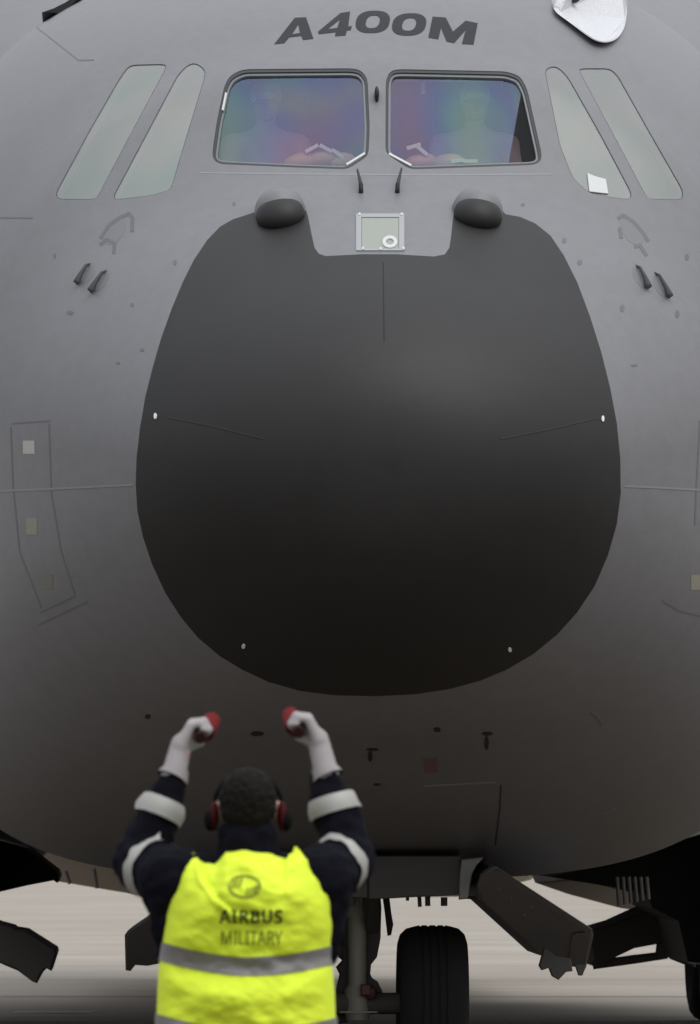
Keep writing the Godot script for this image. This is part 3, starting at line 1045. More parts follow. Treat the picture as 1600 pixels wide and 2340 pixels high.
func build_nose_details() -> void:
	var k := 0.32725
	letter(crop([82, 310, 226, 125, 304, 122, 356, 272, 284, 281, 270, 252, 186, 262, 152, 303], 600, 0, k), [crop([206, 240, 250, 172, 262, 232], 600, 0, k)])
	letter(crop([388, 222, 545, 92, 612, 82, 598, 186, 624, 183, 617, 212, 590, 214, 580, 248, 506, 255, 512, 226, 392, 240], 600, 0, k), [crop([455, 205, 540, 138, 522, 196], 600, 0, k)])
	for c in [[770.0, 154.0], [1024.0, 172.0]]:
		var o := PackedVector2Array()
		var i_ := PackedVector2Array()
		for j in 40:
			var a := TAU * j / 40
			var e := Vector2(signf(cos(a)) * pow(absf(cos(a)), 0.8), signf(sin(a)) * pow(absf(sin(a)), 0.8))
			var sk := -e.y * 8.0
			o.append(Vector2(600 + (c[0] + e.x * 118 - e.y * 14) * k, (c[1] + e.y * 78) * k))
			i_.append(Vector2(600 + (c[0] + e.x * 48 - e.y * 10) * k, (c[1] + e.y * 44) * k))
		letter(o, [i_])
	letter(crop([1158, 264, 1188, 117, 1280, 124, 1330, 222, 1418, 146, 1503, 163, 1474, 313, 1392, 309, 1418, 212, 1338, 302, 1286, 292, 1246, 196, 1228, 276], 600, 0, k), [])
	# square hatch in the notch
	var hb := px_loop([814, 490, 924, 490, 924, 574, 814, 574])
	plate("hatch_frame", hb, M.hatch_frame, plane, 0.006, 0.01, 0.03, 0.02, [px_loop([826, 498, 912, 498, 912, 570, 826, 570])])
	var hp := plate("hatch", px_loop([827, 499, 911, 499, 911, 571, 827, 571]), M.hatch, plane, 0.003, 0.01, 0.03, 0.02)
	plate("latch_ring", oval(891, 555, 17, 14), M.hatch_ring, hp, 0.009, 0.01, 0.01, 0.01, [oval(891, 555, 9, 7)])
	for q in [[830, 570], [870, 571], [922, 570], [822, 492], [918, 492]]:
		plate("fastener", oval(q[0], q[1], 3.0, 3.0, 0, 10), M.hatch_ring, hp, 0.01, 0.006, 0.01, 0.01)
	# two sensor domes on the upper edge of the radome, each in a grey collar
	for cx in [641.0, 1092.0]:
		var q := on_skin(cx, 498)
		var n := N(q.x, q.y)
		var fr := Basis(Quaternion(Vector3(0, 0, 1), n))
		var up := (Vector3.UP - n * n.y).normalized()
		var dm := Buf.new()
		blob(dm, P(q.x, q.y) + n * 0.004 + Vector3(0, 0.012, 0), Vector3(0.138, 0.138, 0.104), fr, 40)
		var dome := obj("sensor_dome", dm, M.radome, plane)
		var col := Buf.new()
		blob(col, P(q.x, q.y) + Vector3(0, 0.04, -0.075), Vector3(0.145, 0.14, 0.15), Basis.IDENTITY, 40)
		obj("collar", col, M.skin, dome)
	# wiper spindles
	for e in [[817, 405, 825, 440], [917, 402, 908, 440]]:
		var w := Buf.new()
		var a := on_skin(e[0], e[1])
		var c := on_skin(e[2], e[3])
		tube(w, [S(c.x, c.y, 0.0), S(c.x, c.y, 0.05), S(a.x, a.y, 0.05), S(a.x, a.y, 0.03)], [0.014, 0.012, 0.005, 0.004], 10)
		obj("wiper_arm", w, M.black, plane)
	# ice detector between the windscreens
	var ic := Buf.new()
	var iq := on_skin(861, 222)
	blob(ic, S(iq.x, iq.y, 0.02), Vector3(0.014, 0.05, 0.05), Basis.IDENTITY, 14)
	obj("ice_probe", ic, M.black, plane)
	# air data probes with their painted stencils
	var stencil := mat(Color(0.112, 0.112, 0.118), 0.6)
	for e in [[182, 650, 208, 598], [214, 669, 246, 614], [1476, 660, 1452, 602], [1524, 681, 1494, 618]]:
		var pb := Buf.new()
		var a := on_skin(e[0], e[1])
		var c := on_skin(e[2], e[3])
		tube(pb, [S(c.x, c.y, -0.01), S(lerpf(c.x, a.x, 0.25), lerpf(c.y, a.y, 0.25), 0.018), S(lerpf(c.x, a.x, 0.7), lerpf(c.y, a.y, 0.7), 0.024), S(a.x, a.y, 0.024), S(a.x, a.y, 0.01)], [0.004, 0.009, 0.014, 0.021, 0.012], 12)
		obj("air_data_probe", pb, M.probe, plane)
	for e in [[200, 625, 26, 13, -1.05], [232, 640, 28, 13, -1.05], [1462, 632, 28, 13, 1.1], [1509, 652, 28, 13, 1.1], [262, 530, 34, 20, -0.9], [1445, 530, 36, 20, 0.9]]:
		plate("probe_plate", oval(e[0], e[1], e[2], e[3], e[4], 24), M.probe_plate, plane, 0.001, 0.002, 0.02, 0.02)
	for e in [[230, 545, 250, 515, 275, 497, 295, 488, 303, 498, 302, 530], [228, 560, 244, 548, 262, 556, 260, 580], [1412, 500, 1424, 492, 1445, 505, 1468, 530, 1482, 552], [1416, 520, 1420, 545], [1450, 565, 1462, 560, 1478, 585]]:
		plate("probe_stencil", strip_loop(e, 4.0), stencil, plane, 0.0015, 0.002, 0.01, 0.01)
	# small dark plates and vents
	for e in [[270, 830, 5, 3], [160, 715, 8, 5], [302, 697, 4, 5], [125, 585, 3, 6], [400, 600, 4, 6], [535, 466, 4, 4], [1195, 468, 5, 4], [1422, 705, 5, 9], [1548, 718, 5, 9], [1570, 588, 5, 8], [1325, 600, 6, 6], [1290, 550, 5, 6], [1450, 835, 8, 3], [325, 800, 5, 4]]:
		plate("flush_vent", oval(e[0], e[1], e[2], e[3], 0, 12), stencil, plane, 0.0015, 0.002, 0.02, 0.02)
	for e in [[588, 1676, 15, 5], [851, 1712, 14, 3], [846, 1728, 5, 12], [999, 1667, 8, 5], [1114, 1676, 13, 4], [1112, 1697, 5, 16], [338, 1637, 6, 5], [862, 1792, 8, 2]]:
		plate("drain_vent", oval(e[0], e[1], e[2], e[3], 0, 14), M.black, plane, 0.004, 0.008, 0.02, 0.02)
	plate("red_stencil", px_loop([968, 1732, 998, 1730, 1000, 1764, 970, 1766]), M.red_stencil, plane, 0.0015, 0.002)
	plate("seam", strip_loop([1350, 1630, 1362, 1638, 1374, 1658], 2.0), M.seam_dark, plane, 0.002, 0.003)
	plate("seam", strip_loop([1380, 1858, 1412, 1843], 2.0), M.seam, plane, 0.002, 0.003)
	plate("seam", strip_loop([968, 1797, 1040, 1793, 1135, 1788], 1.7), M.seam, plane, 0.002, 0.003)
	plate("seam", strip_loop([1145, 1795, 1142, 1850, 1132, 1930], 1.8), M.gasket, plane, 0.002, 0.003)
	# lap joints at mid height
	plate("lap_joint", strip_loop([-20, 1123, 100, 1118, 304, 1108], 2.2), M.seam, plane, 0.0025, 0.004)
	plate("lap_joint", strip_loop([1426, 1111, 1500, 1114, 1625, 1121], 2.2), M.seam, plane, 0.0025, 0.004)
	# crew doors: panel gaps and stickers
	for e in [[28, 968, 115, 962], [25, 975, 30, 1110, 45, 1260, 95, 1390], [112, 968, 118, 1130, 140, 1260, 172, 1360], [92, 1400, 172, 1362], [88, 1428, 200, 1375], [1600, 960, 1592, 1100, 1588, 1200], [1512, 1372, 1550, 1395, 1600, 1408]]:
		plate("panel_gap", strip_loop(e, 1.8), M.seam_dark, plane, 0.0012, 0.002)
	for e in [[66, 1022, 13, 15, 0], [73, 1203, 12, 19, 1], [110, 1329, 11, 17, 2], [1590, 1331, 11, 17, 1]]:
		plate("door_sticker", px_loop([e[0] - e[2], e[1] - e[3], e[0] + e[2], e[1] - e[3], e[0] + e[2], e[1] + e[3], e[0] - e[2], e[1] + e[3]]), [M.sticker, M.sticker_old, mat(Color(0.17, 0.16, 0.13), 0.7)][e[4]], plane, 0.0015, 0.002)
	for e in [[30, 25, 100, 75, 180, 138, 215, 137], [0, 498, 75, 498], [455, 395, 700, 398, 1010, 400, 1260, 398]]:
		plate("panel_gap", strip_loop(e, 1.5), M.seam_dark if e[0] < 400 else M.seam, plane, 0.0012, 0.002)
	# radome: lightning strips and their ends, centre joint
	for e in [[384, 953, 480, 972, 606, 1003], [1143, 1003, 1250, 982, 1366, 955]]:
		plate("lightning_strip", strip_loop(e, 2.0), M.diverter, plane, 0.003, 0.004)
	for e in [[356, 951, 3, 7], [1377, 957, 2.5, 7], [557, 1476, 4, 5], [1165, 1484, 4, 4.5]]:
		plate("strip_end", oval(e[0], e[1], e[2], e[3], 0, 12), M.white, plane, 0.006, 0.008, 0.02, 0.02)
	plate("radome_joint", strip_loop([876, 600, 878, 780], 1.1), M.radome_joint, plane, 0.001, 0.002)
	# white probe housing at upper right
	var wq := on_skin(1360, 40)
	var wn := N(wq.x, wq.y)
	var wb := Buf.new()
	var c0 := P(wq.x, wq.y)
	var wl: Array = [1264, 16, 1272, 30, 1300, 50, 1345, 84, 1364, 96, 1388, 99, 1412, 90, 1428, 66, 1434, 30, 1434, -40, 1300, -40]
	var front := []
	for p in rounded(px_loop(wl), 2):
		front.append(pl(p.x, p.y, minf(on_skin(p.x, maxf(p.y, 20.0)).y ** 2, 7.0) - 0.16))
	prism(wb, front, Vector3(0, 0.25, -1.6), 0.035)
	var ph := obj("probe_housing", wb, M.white_worn, plane)
	tag(ph, "white rounded housing above the right side windows")
	var sk := Buf.new()
	var so := []
	for p in oval(1312, -4, 14, 10, 0, 16):
		so.append(pl(p.x, p.y, minf(on_skin(1312, 20).y ** 2, 7.0) - 0.2))
	prism(sk, so, Vector3(0, 0, -0.04), 0.003)
	obj("socket", sk, M.black, ph)
	# blade aerial at upper left
	var ab := Buf.new()
	var aq := on_skin(150, 20)
	var az := minf(-P(aq.x, aq.y).z, 8.2)
	var al := []
	for p in px_loop([96, 28, 122, 19, 150, 5, 175, -12, 186, -12, 160, 18, 150, 30, 138, 35, 128, 30]):
		al.append(pl(p.x, p.y, az - 0.12))
	prism(ab, al, Vector3(0.0, -0.02, -0.5), 0.004)
	obj("blade_aerial", ab, M.black, plane)

# ------------------------------------------------------------------ wings and body behind
func build_rear() -> void:
	# wing with its root fairing, high on the fuselage
	for sx in [-1.0, 1.0]:
		var w := Buf.new()
		var st := [[1.2, 14.6, 8.2, 6.0, 8.5], [2.6, 14.9, 7.6, 5.9, 7.9], [3.4, 15.4, 6.9, 6.1, 7.4], [8.0, 16.4, 5.6, 6.25, 7.15], [21.0, 18.6, 3.0, 6.0, 6.4]]
		var k := 22
		for i in st.size() - 1:
			for j in k * 2:
				var q := []
				for e in [[i, j], [i, j + 1], [i + 1, j + 1], [i + 1, j]]:
					q.append(wing_point(st[e[0]], e[1], k, sx))
				w.tri(q[0][0], q[1][0], q[2][0], q[0][1], q[1][1], q[2][1])
				w.tri(q[0][0], q[2][0], q[3][0], q[0][1], q[2][1], q[3][1])
		obj("wing", w, M.skin, plane)
	var wf := Buf.new()
	var fs := [[8.3, 6.95, 2.55], [9.5, 7.3, 2.85], [11.0, 7.65, 3.05], [13.0, 8.1, 3.25], [15.5, 8.5, 3.4], [20.0, 8.5, 3.4], [25.0, 7.0, 2.7]]
	for i in fs.size() - 1:
		for j in 90:
			var q := []
			for e in [[i, j], [i, j + 1], [i + 1, j + 1], [i + 1, j]]:
				var a: Array = fs[e[0]]
				var ph: float = TAU * e[1] / 90
				var c := section(ph, a[1], 4.6, a[2], 5.4, 2.9, 2.2)
				var c2 := section(ph + 0.01, a[1], 4.6, a[2], 5.4, 2.9, 2.2)
				var sl: float = 0.22 if a[0] < 14.0 else 0.0
				q.append([Vector3(c.x, c.y, -a[0]), (Vector3(c2.y - c.y, c.x - c2.x, 0).normalized() + Vector3(0, 0, sl)).normalized()])
			wf.tri(q[0][0], q[1][0], q[2][0], q[0][1], q[1][1], q[2][1])
			wf.tri(q[0][0], q[2][0], q[3][0], q[0][1], q[2][1], q[3][1])
	obj("wing_fairing", wf, M.skin, plane)
	# sponsons over the main wheels
	for sx in [-1.0, 1.0]:
		var s := Buf.new()
		var st := [[15.0, 0.1, 0.1], [15.6, 0.55, 0.5], [16.6, 0.85, 0.85], [18.0, 1.0, 1.0], [21.0, 1.0, 1.0], [24.0, 0.8, 0.8], [27.0, 0.1, 0.1]]
		for i in st.size() - 1:
			for j in 36:
				var q := []
				for e in [[i, j], [i, j + 1], [i + 1, j + 1], [i + 1, j]]:
					var a: Array = st[e[0]]
					var g: float = TAU * e[1] / 36
					var r := pow(pow(absf(cos(g)), 3.0) + pow(absf(sin(g)), 3.0), -1.0 / 3.0)
					var n := Vector3(sx * cos(g) * pow(absf(cos(g)), 1.0), sin(g) * absf(sin(g)), 0.25 if a[0] < 16 else 0.0).normalized()
					q.append([Vector3(sx * (2.85 + 0.98 * a[1] * r * cos(g)), 2.1 + 1.02 * a[2] * r * sin(g), -a[0]), n])
				s.tri(q[0][0], q[1][0], q[2][0], q[0][1], q[1][1], q[2][1])
				s.tri(q[0][0], q[2][0], q[3][0], q[0][1], q[2][1], q[3][1])
		obj("sponson", s, M.skin, plane)
	# lowered ramp and rear belly, lit from the pale apron
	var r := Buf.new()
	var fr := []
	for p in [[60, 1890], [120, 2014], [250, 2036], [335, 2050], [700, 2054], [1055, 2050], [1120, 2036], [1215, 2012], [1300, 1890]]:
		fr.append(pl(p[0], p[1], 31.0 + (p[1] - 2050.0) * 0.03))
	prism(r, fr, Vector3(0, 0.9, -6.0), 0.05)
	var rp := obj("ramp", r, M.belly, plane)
	for e in [[150, 1990, 160, 2020], [215, 1985, 222, 2030], [290, 1990, 295, 2040], [900, 2030, 900, 2052], [980, 2030, 980, 2052]]:
		var t := Buf.new()
		tube(t, [pl(e[0], e[1], 27.9), pl(e[2], e[3], 27.9)], [0.02, 0.02], 6)
		obj("latch", t, M.door_dark, rp)

func wing_point(a: Array, j: int, k: int, sx: float) -> Array:
	# closed airfoil loop: 0..k over the top from the leading edge, k..2k back underneath
	var jj := j % (2 * k)
	var u := float(jj) / k
	var top := u <= 1.0
	var c := 0.5 - 0.5 * cos(PI * (u if top else 2.0 - u))
	var th: float = 1.6 * (sqrt(c) * 1.2 - 0.5 * c - 0.7 * c * c) * 0.5
	var mid: float = (a[3] + a[4]) * 0.5
	var half: float = (a[4] - a[3]) * 0.5
	var y: float = mid + (half if top else -half) * th * 1.55
	var sl := 0.55 / sqrt(maxf(c, 0.002)) - 0.5
	var n := Vector3(0, 1.0 if top else -1.0, clampf(sl * 0.35 * half, -0.4, 4.0)).normalized()
	if c < 0.001: n = Vector3(0, 0, 1)
	return [Vector3(sx * a[0], y, -(a[1] + c * a[2])), n]

# ------------------------------------------------------------------ landing gear
func tyre_profile(r: float, w: float, rim: float) -> Array:
	var h := w * 0.5
	var p := [[-h * 0.8, rim], [-h * 0.97, rim + (r - rim) * 0.3], [-h, rim + (r - rim) * 0.55], [-h * 0.93, rim + (r - rim) * 0.76], [-h * 0.76, rim + (r - rim) * 0.91], [-h * 0.55, r - 0.008]]
	for g in [-0.34, -0.12, 0.12, 0.34]:
		p.append_array([[g * h - 0.008, r], [g * h - 0.006, r - 0.006], [g * h + 0.006, r - 0.006], [g * h + 0.008, r]])
	p.append_array([[h * 0.55, r - 0.008], [h * 0.76, rim + (r - rim) * 0.91], [h * 0.93, rim + (r - rim) * 0.76], [h, rim + (r - rim) * 0.55], [h * 0.97, rim + (r - rim) * 0.3], [h * 0.8, rim]])
	return p

func wheel(parent: Node, c: Vector3, r: float, w: float) -> void:
	var t := Buf.new()
	lathe(t, c, Vector3(1, 0, 0), tyre_profile(r, w, r * 0.52), 56)
	var ty := obj("wheel", t, M.tyre, parent)
	var m := Buf.new()
	lathe(m, c, Vector3(1, 0, 0), [[-w * 0.4, 0.001], [-w * 0.4, r * 0.2], [-w * 0.25, r * 0.3], [-w * 0.3, r * 0.48], [-w * 0.4, r * 0.53], [w * 0.4, r * 0.53], [w * 0.3, r * 0.48], [w * 0.25, r * 0.3], [w * 0.4, r * 0.2], [w * 0.4, 0.001]], 32)
	# rim and tyre stay separate meshes under the gear
	obj("rim", m, M.rim, parent)

func lean_at(flat: Array, s: float, mid: float, per_px: float) -> Array:     # the same, its lower edge further aft
	var o := []
	var f := d2s(flat)
	for i in range(0, f.size(), 2):
		o.append(pl(f[i], f[i + 1], s + (f[i + 1] - mid) * per_px))
	return o

func poly_at(flat: Array, s: float) -> Array:
	var o := []
	var f := d2s(flat)
	for i in range(0, f.size(), 2):
		o.append(pl(f[i], f[i + 1], s))
	return o

func build_gear() -> void:
	# nose gear -------------------------------------------------------
	var b := Buf.new()
	var s := 5.0
	var top := pl(817, 1905, s)
	var x: float = pl(817, 2200, s).x
	var yy := func(py: float) -> float: return pl(817, py, s).y
	var z := -s
	tube(b, [Vector3(x, yy.call(1890), z), Vector3(x, yy.call(2000), z), Vector3(x, yy.call(2012), z), Vector3(x, yy.call(2020), z), Vector3(x, yy.call(2075), z), Vector3(x, yy.call(2092), z), Vector3(x, yy.call(2096), z)], [0.075, 0.075, 0.09, 0.098, 0.098, 0.085, 0.056], 28)
	tube(b, [Vector3(x, yy.call(2094), z), Vector3(x, yy.call(2252), z)], [0.056, 0.056], 28, false)
	tube(b, [Vector3(x, yy.call(2250), z), Vector3(x, yy.call(2262), z), Vector3(x, yy.call(2300), z), Vector3(x, yy.call(2330), z)], [0.06, 0.08, 0.085, 0.07], 28)
	var gear := obj("nose_gear", b, M.gear_grey, plane)
	var ax := Buf.new()
	var ay := 0.472
	var wr := pl(988, 2292, s).x
	tube(ax, [Vector3(2 * x - wr - 0.1, ay, z), Vector3(wr + 0.1, ay, z)], [0.065, 0.065], 20)
	obj("axle", ax, M.gear_dark, gear)
	wheel(gear, Vector3(wr, ay, z), 0.472, 0.418)
	wheel(gear, Vector3(2 * x - wr, ay, z), 0.472, 0.418)
	# torque links and steering unit beside the leg
	var tl := Buf.new()
	prism(tl, poly_at([826, 1988, 852, 1985, 862, 2010, 866, 2060, 864, 2130, 856, 2172, 842, 2190, 840, 2215, 845, 2224, 858, 2232, 868, 2252, 866, 2290, 838, 2292, 832, 2240, 832, 2100, 828, 2060], s + 0.05), Vector3(0, 0, -0.18))
	obj("torque_link", tl, M.gear_dark, gear)
	var tl2 := Buf.new()
	prism(tl2, poly_at([784, 2060, 792, 2060, 793, 2240, 789, 2320, 768, 2324, 764, 2250, 772, 2212, 764, 2196, 780, 2178], s + 0.08), Vector3(0, 0, -0.2))
	obj("torque_link", tl2, M.gear_dark, gear)
	var rd := Buf.new()
	box(rd, pl(836, 2262, s - 0.12), Vector3(0.06, 0.07, 0.06))
	blob(rd, pl(848, 2268, s - 0.1), Vector3(0.035, 0.045, 0.04))
	obj("steering_valve", rd, M.red_part, gear)
	var pin := Buf.new()
	tube(pin, [pl(776, 2313, s - 0.15), pl(862, 2313, s - 0.15)], [0.006, 0.006], 8)
	obj("tow_pin", pin, M.rim, gear)
	for e in [[806, 2018, 806, 2070], [838, 2018, 836, 2070], [822, 2012, 826, 2082]]:
		var hs := Buf.new()
		tube(hs, [pl(e[0], e[1], s - 0.1), pl((e[0] + e[2]) * 0.5 + 3, (e[1] + e[3]) * 0.5, s - 0.12), pl(e[2], e[3], s - 0.1)], [0.009, 0.009, 0.009], 8)
		obj("hose", hs, M.link_grey, gear)
	var brace := Buf.new()
	tube(brace, [pl(850, 1960, 4.2), pl(850, 2120, 5.0)], [0.04, 0.04], 12)
	tube(brace, [pl(790, 1990, 5.9), pl(790, 2180, 5.1)], [0.05, 0.05], 12)
	obj("drag_brace", brace, M.gear_dark, gear)
	var stp := Buf.new()
	prism(stp, poly_at([868, 2030, 884, 2034, 888, 2070, 893, 2098, 888, 2122, 880, 2124, 876, 2090, 873, 2065], 5.2), Vector3(0, 0, -0.06), 0.004)
	obj("hanging_strap", stp, M.gear_dark, gear)
	# bay: a solid dark block painted in for the shaded opening
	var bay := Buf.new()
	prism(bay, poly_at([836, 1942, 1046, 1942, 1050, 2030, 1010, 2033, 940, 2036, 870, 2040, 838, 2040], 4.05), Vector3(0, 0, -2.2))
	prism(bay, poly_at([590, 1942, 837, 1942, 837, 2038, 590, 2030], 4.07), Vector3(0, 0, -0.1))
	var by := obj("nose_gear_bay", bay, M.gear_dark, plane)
	for e in [[951, 2036, 953, 2058, 0.012], [970, 2036, 971, 2056, 0.016], [1008, 2050, 1008, 2056, 0.02], [925, 2034, 925, 2044, 0.01]]:
		var pg := Buf.new()
		tube(pg, [pl(e[0] * 1.007, e[1] * 1.007 - 14, 4.4), pl(e[2] * 1.007, e[3] * 1.007, 4.4)], [e[4], e[4]], 8)
		obj("bracket", pg, M.gear_dark, by)
	# doors of the nose gear, one each side
	var dr := Buf.new()
	prism(dr, lean_at([1098, 1984, 1126, 1966, 1345, 2108, 1348, 2122, 1330, 2198, 1300, 2194, 1232, 2170, 1092, 2042, 1086, 2010], 4.5, 2090.0, 0.010), Vector3(0.0, -0.0, -2.0), 0.02)
	var door := obj("nose_gear_door", dr, M.door_dark, plane)
	var rib := Buf.new()
	prism(rib, lean_at([1122, 1978, 1136, 1976, 1338, 2108, 1334, 2118], 4.46, 2090.0, 0.010), Vector3(0, 0, -0.06), 0.006)
	obj("edge_frame", rib, M.door_dark, door)
	rib = Buf.new()
	prism(rib, lean_at([1300, 2120, 1342, 2114, 1328, 2192, 1290, 2184], 4.46, 2090.0, 0.010), Vector3(0, 0, -0.06), 0.008)
	obj("end_frame", rib, M.door_dark, door)
	var hk := Buf.new()
	prism(hk, poly_at([1236, 2150, 1262, 2170, 1296, 2176, 1300, 2204, 1285, 2206, 1268, 2224, 1254, 2216, 1246, 2196, 1230, 2202, 1224, 2192], 4.9), Vector3(0, 0, -0.12), 0.008)
	obj("door_hook", hk, M.gear_dark, door)
	hk = Buf.new()
	prism(hk, poly_at([1306, 2190, 1332, 2190, 1322, 2214, 1314, 2214], 4.9), Vector3(0, 0, -0.1), 0.006)
	obj("door_hook", hk, M.gear_dark, door)
	hk = Buf.new()
	prism(hk, poly_at([1046, 2034, 1098, 2034, 1098, 2042, 1046, 2040], 4.9), Vector3(0, 0, -0.06), 0.004)
	obj("door_hook", hk, M.gear_dark, door)
	for e in [[1168, 2053], [1215, 2072], [1198, 2090], [1140, 2030]]:
		var bl := Buf.new()
		blob(bl, pl(e[0], e[1], 4.49 + (e[1] - 2090.0) * 0.010), Vector3(0.010, 0.010, 0.012), Basis.IDENTITY, 10)
		obj("bolt", bl, M.door_dark, door)
	var dl := Buf.new()
	prism(dl, lean_at([555, 1990, 585, 2000, 590, 2035, 400, 2180, 335, 2192, 305, 2190, 296, 2204, 285, 2202, 283, 2122, 290, 2112, 360, 2064], 4.5, 2090.0, 0.010), Vector3(0.03, 0.0, -2.0), 0.02)
	obj("nose_gear_door", dl, M.door_dark, plane)
	var lk := Buf.new()
	prism(lk, poly_at([1048, 1950, 1098, 1945, 1082, 1962, 1072, 1985, 1066, 2015, 1062, 2040, 1042, 2042, 1043, 2000, 1046, 1965], 4.0), Vector3(0, 0, -0.08), 0.01)
	var lo := obj("door_link", lk, M.link_grey, plane)
	# main gear -------------------------------------------------------
	for sx in [-1.0, 1.0]:
		var xx: float = sx * 3.5
		var mg := Node3D.new()
		mg.name = "main_gear"
		plane.add_child(mg, true)
		for zz in [-16.6, -18.2, -19.8]:
			var leg := Buf.new()
			tube(leg, [Vector3(xx, 2.2, zz), Vector3(xx, 0.62, zz)], [0.13, 0.1], 16)
			tube(leg, [Vector3(xx - 0.35, 0.62, zz), Vector3(xx + 0.35, 0.62, zz)], [0.08, 0.08], 16)
			obj("leg", leg, M.gear_dark, mg)
		for zz in [-16.6, -18.2, -19.8]:
			wheel(mg, Vector3(xx - 0.33, 0.62, zz), 0.62, 0.4)
			wheel(mg, Vector3(xx + 0.33, 0.62, zz), 0.62, 0.4)
	var ml := Buf.new()
	prism(ml, poly_at([-60, 2072, 0, 2096, 30, 2104, 34, 2108, 60, 2112, 128, 2155, 130, 2164, 117, 2204, 106, 2198, 98, 2206, 84, 2232, 74, 2228, 42, 2204, 0, 2186, -60, 2176], 16.0), Vector3(0, 0, -1.5), 0.02)
	obj("main_gear_door", ml, M.gear_dark, plane)
	var wl := Buf.new()
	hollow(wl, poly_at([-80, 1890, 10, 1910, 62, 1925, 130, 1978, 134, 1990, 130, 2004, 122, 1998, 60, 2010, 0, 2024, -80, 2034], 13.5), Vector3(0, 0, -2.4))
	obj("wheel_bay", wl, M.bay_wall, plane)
	var mr := Buf.new()
	prism(mr, poly_at([1338, 2112, 1400, 2094, 1466, 2064, 1520, 2044, 1575, 2050, 1580, 2196, 1550, 2184, 1515, 2136, 1495, 2142, 1440, 2152, 1352, 2194], 16.0), Vector3(0, 0, -1.5), 0.02)
	tube(mr, [pl(1355, 2205, 16.05), pl(1450, 2192, 16.05), pl(1525, 2182, 16.05)], [0.035, 0.035, 0.03], 10)
	prism(mr, poly_at([1494, 2140, 1516, 2134, 1512, 2162, 1504, 2178, 1490, 2176], 16.0), Vector3(0, 0, -0.2), 0.01)
	prism(mr, poly_at([1500, 2120, 1560, 2120, 1562, 2190, 1540, 2178, 1512, 2148], 16.1), Vector3(0, 0, -0.4), 0.01)
	obj("main_gear_door", mr, M.gear_dark, plane)
	var wr2 := Buf.new()
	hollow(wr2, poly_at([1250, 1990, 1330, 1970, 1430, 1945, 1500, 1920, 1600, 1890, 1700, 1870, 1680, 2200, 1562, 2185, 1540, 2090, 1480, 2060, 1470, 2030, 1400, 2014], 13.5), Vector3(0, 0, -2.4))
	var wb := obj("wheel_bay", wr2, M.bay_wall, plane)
	for i in 6:
		var rod := Buf.new()
		var px := 1410.0 + i * 13.5
		tube(rod, [pl(px, 2004, 13.4), pl(px + 5, 2070 - i * 3, 13.4)], [0.014, 0.014], 8)
		obj("hanging_hose", rod, M.gear_dark, wb)
	var br := Buf.new()
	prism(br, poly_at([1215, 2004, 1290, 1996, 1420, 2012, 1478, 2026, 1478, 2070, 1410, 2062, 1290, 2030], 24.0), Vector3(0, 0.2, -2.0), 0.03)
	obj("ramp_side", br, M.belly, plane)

# ------------------------------------------------------------------ the marshaller
const MX := -0.2985
const MZ := -24.2
func mp(px: float, py: float, z: float) -> Vector3:      # a point of the person, in the person's own axes
	var w := at(px * 1.00692, py * 1.00692, -MZ - z)
	return w - Vector3(MX, 0, MZ)

var vest_noise := FastNoiseLite.new()
func vest_edge(y: float, right: bool) -> float:
	var ys := [0.86, 1.0, 1.08, 1.155, 1.19, 1.283, 1.373, 1.42, 1.457, 1.50, 1.54]
	var l := [0.272, 0.267, 0.264, 0.261, 0.255, 0.244, 0.231, 0.220, 0.203, 0.180, 0.155]
	var r := [0.262, 0.257, 0.254, 0.248, 0.241, 0.249, 0.248, 0.234, 0.205, 0.180, 0.155]
	var a: Array = r if right else l
	for i in ys.size() - 1:
		if y < ys[i + 1]:
			return lerpf(a[i], a[i + 1], clampf((y - ys[i]) / (ys[i + 1] - ys[i]), 0.0, 1.0))
	return a[a.size() - 1]

func vest_top(x: float) -> float:
	var xs := [-0.21, -0.176, -0.15, -0.118, -0.098, -0.06, -0.005, 0.045, 0.105, 0.115, 0.16, 0.19, 0.21]
	var ys := [1.455, 1.494, 1.483, 1.465, 1.462, 1.50, 1.516, 1.503, 1.478, 1.492, 1.512, 1.475, 1.45]
	if x <= xs[0]: return ys[0]
	for i in xs.size() - 1:
		if x < xs[i + 1]:
			return lerpf(ys[i], ys[i + 1], smoothstep(0.0, 1.0, (x - xs[i]) / (xs[i + 1] - xs[i])))
	return ys[ys.size() - 1]

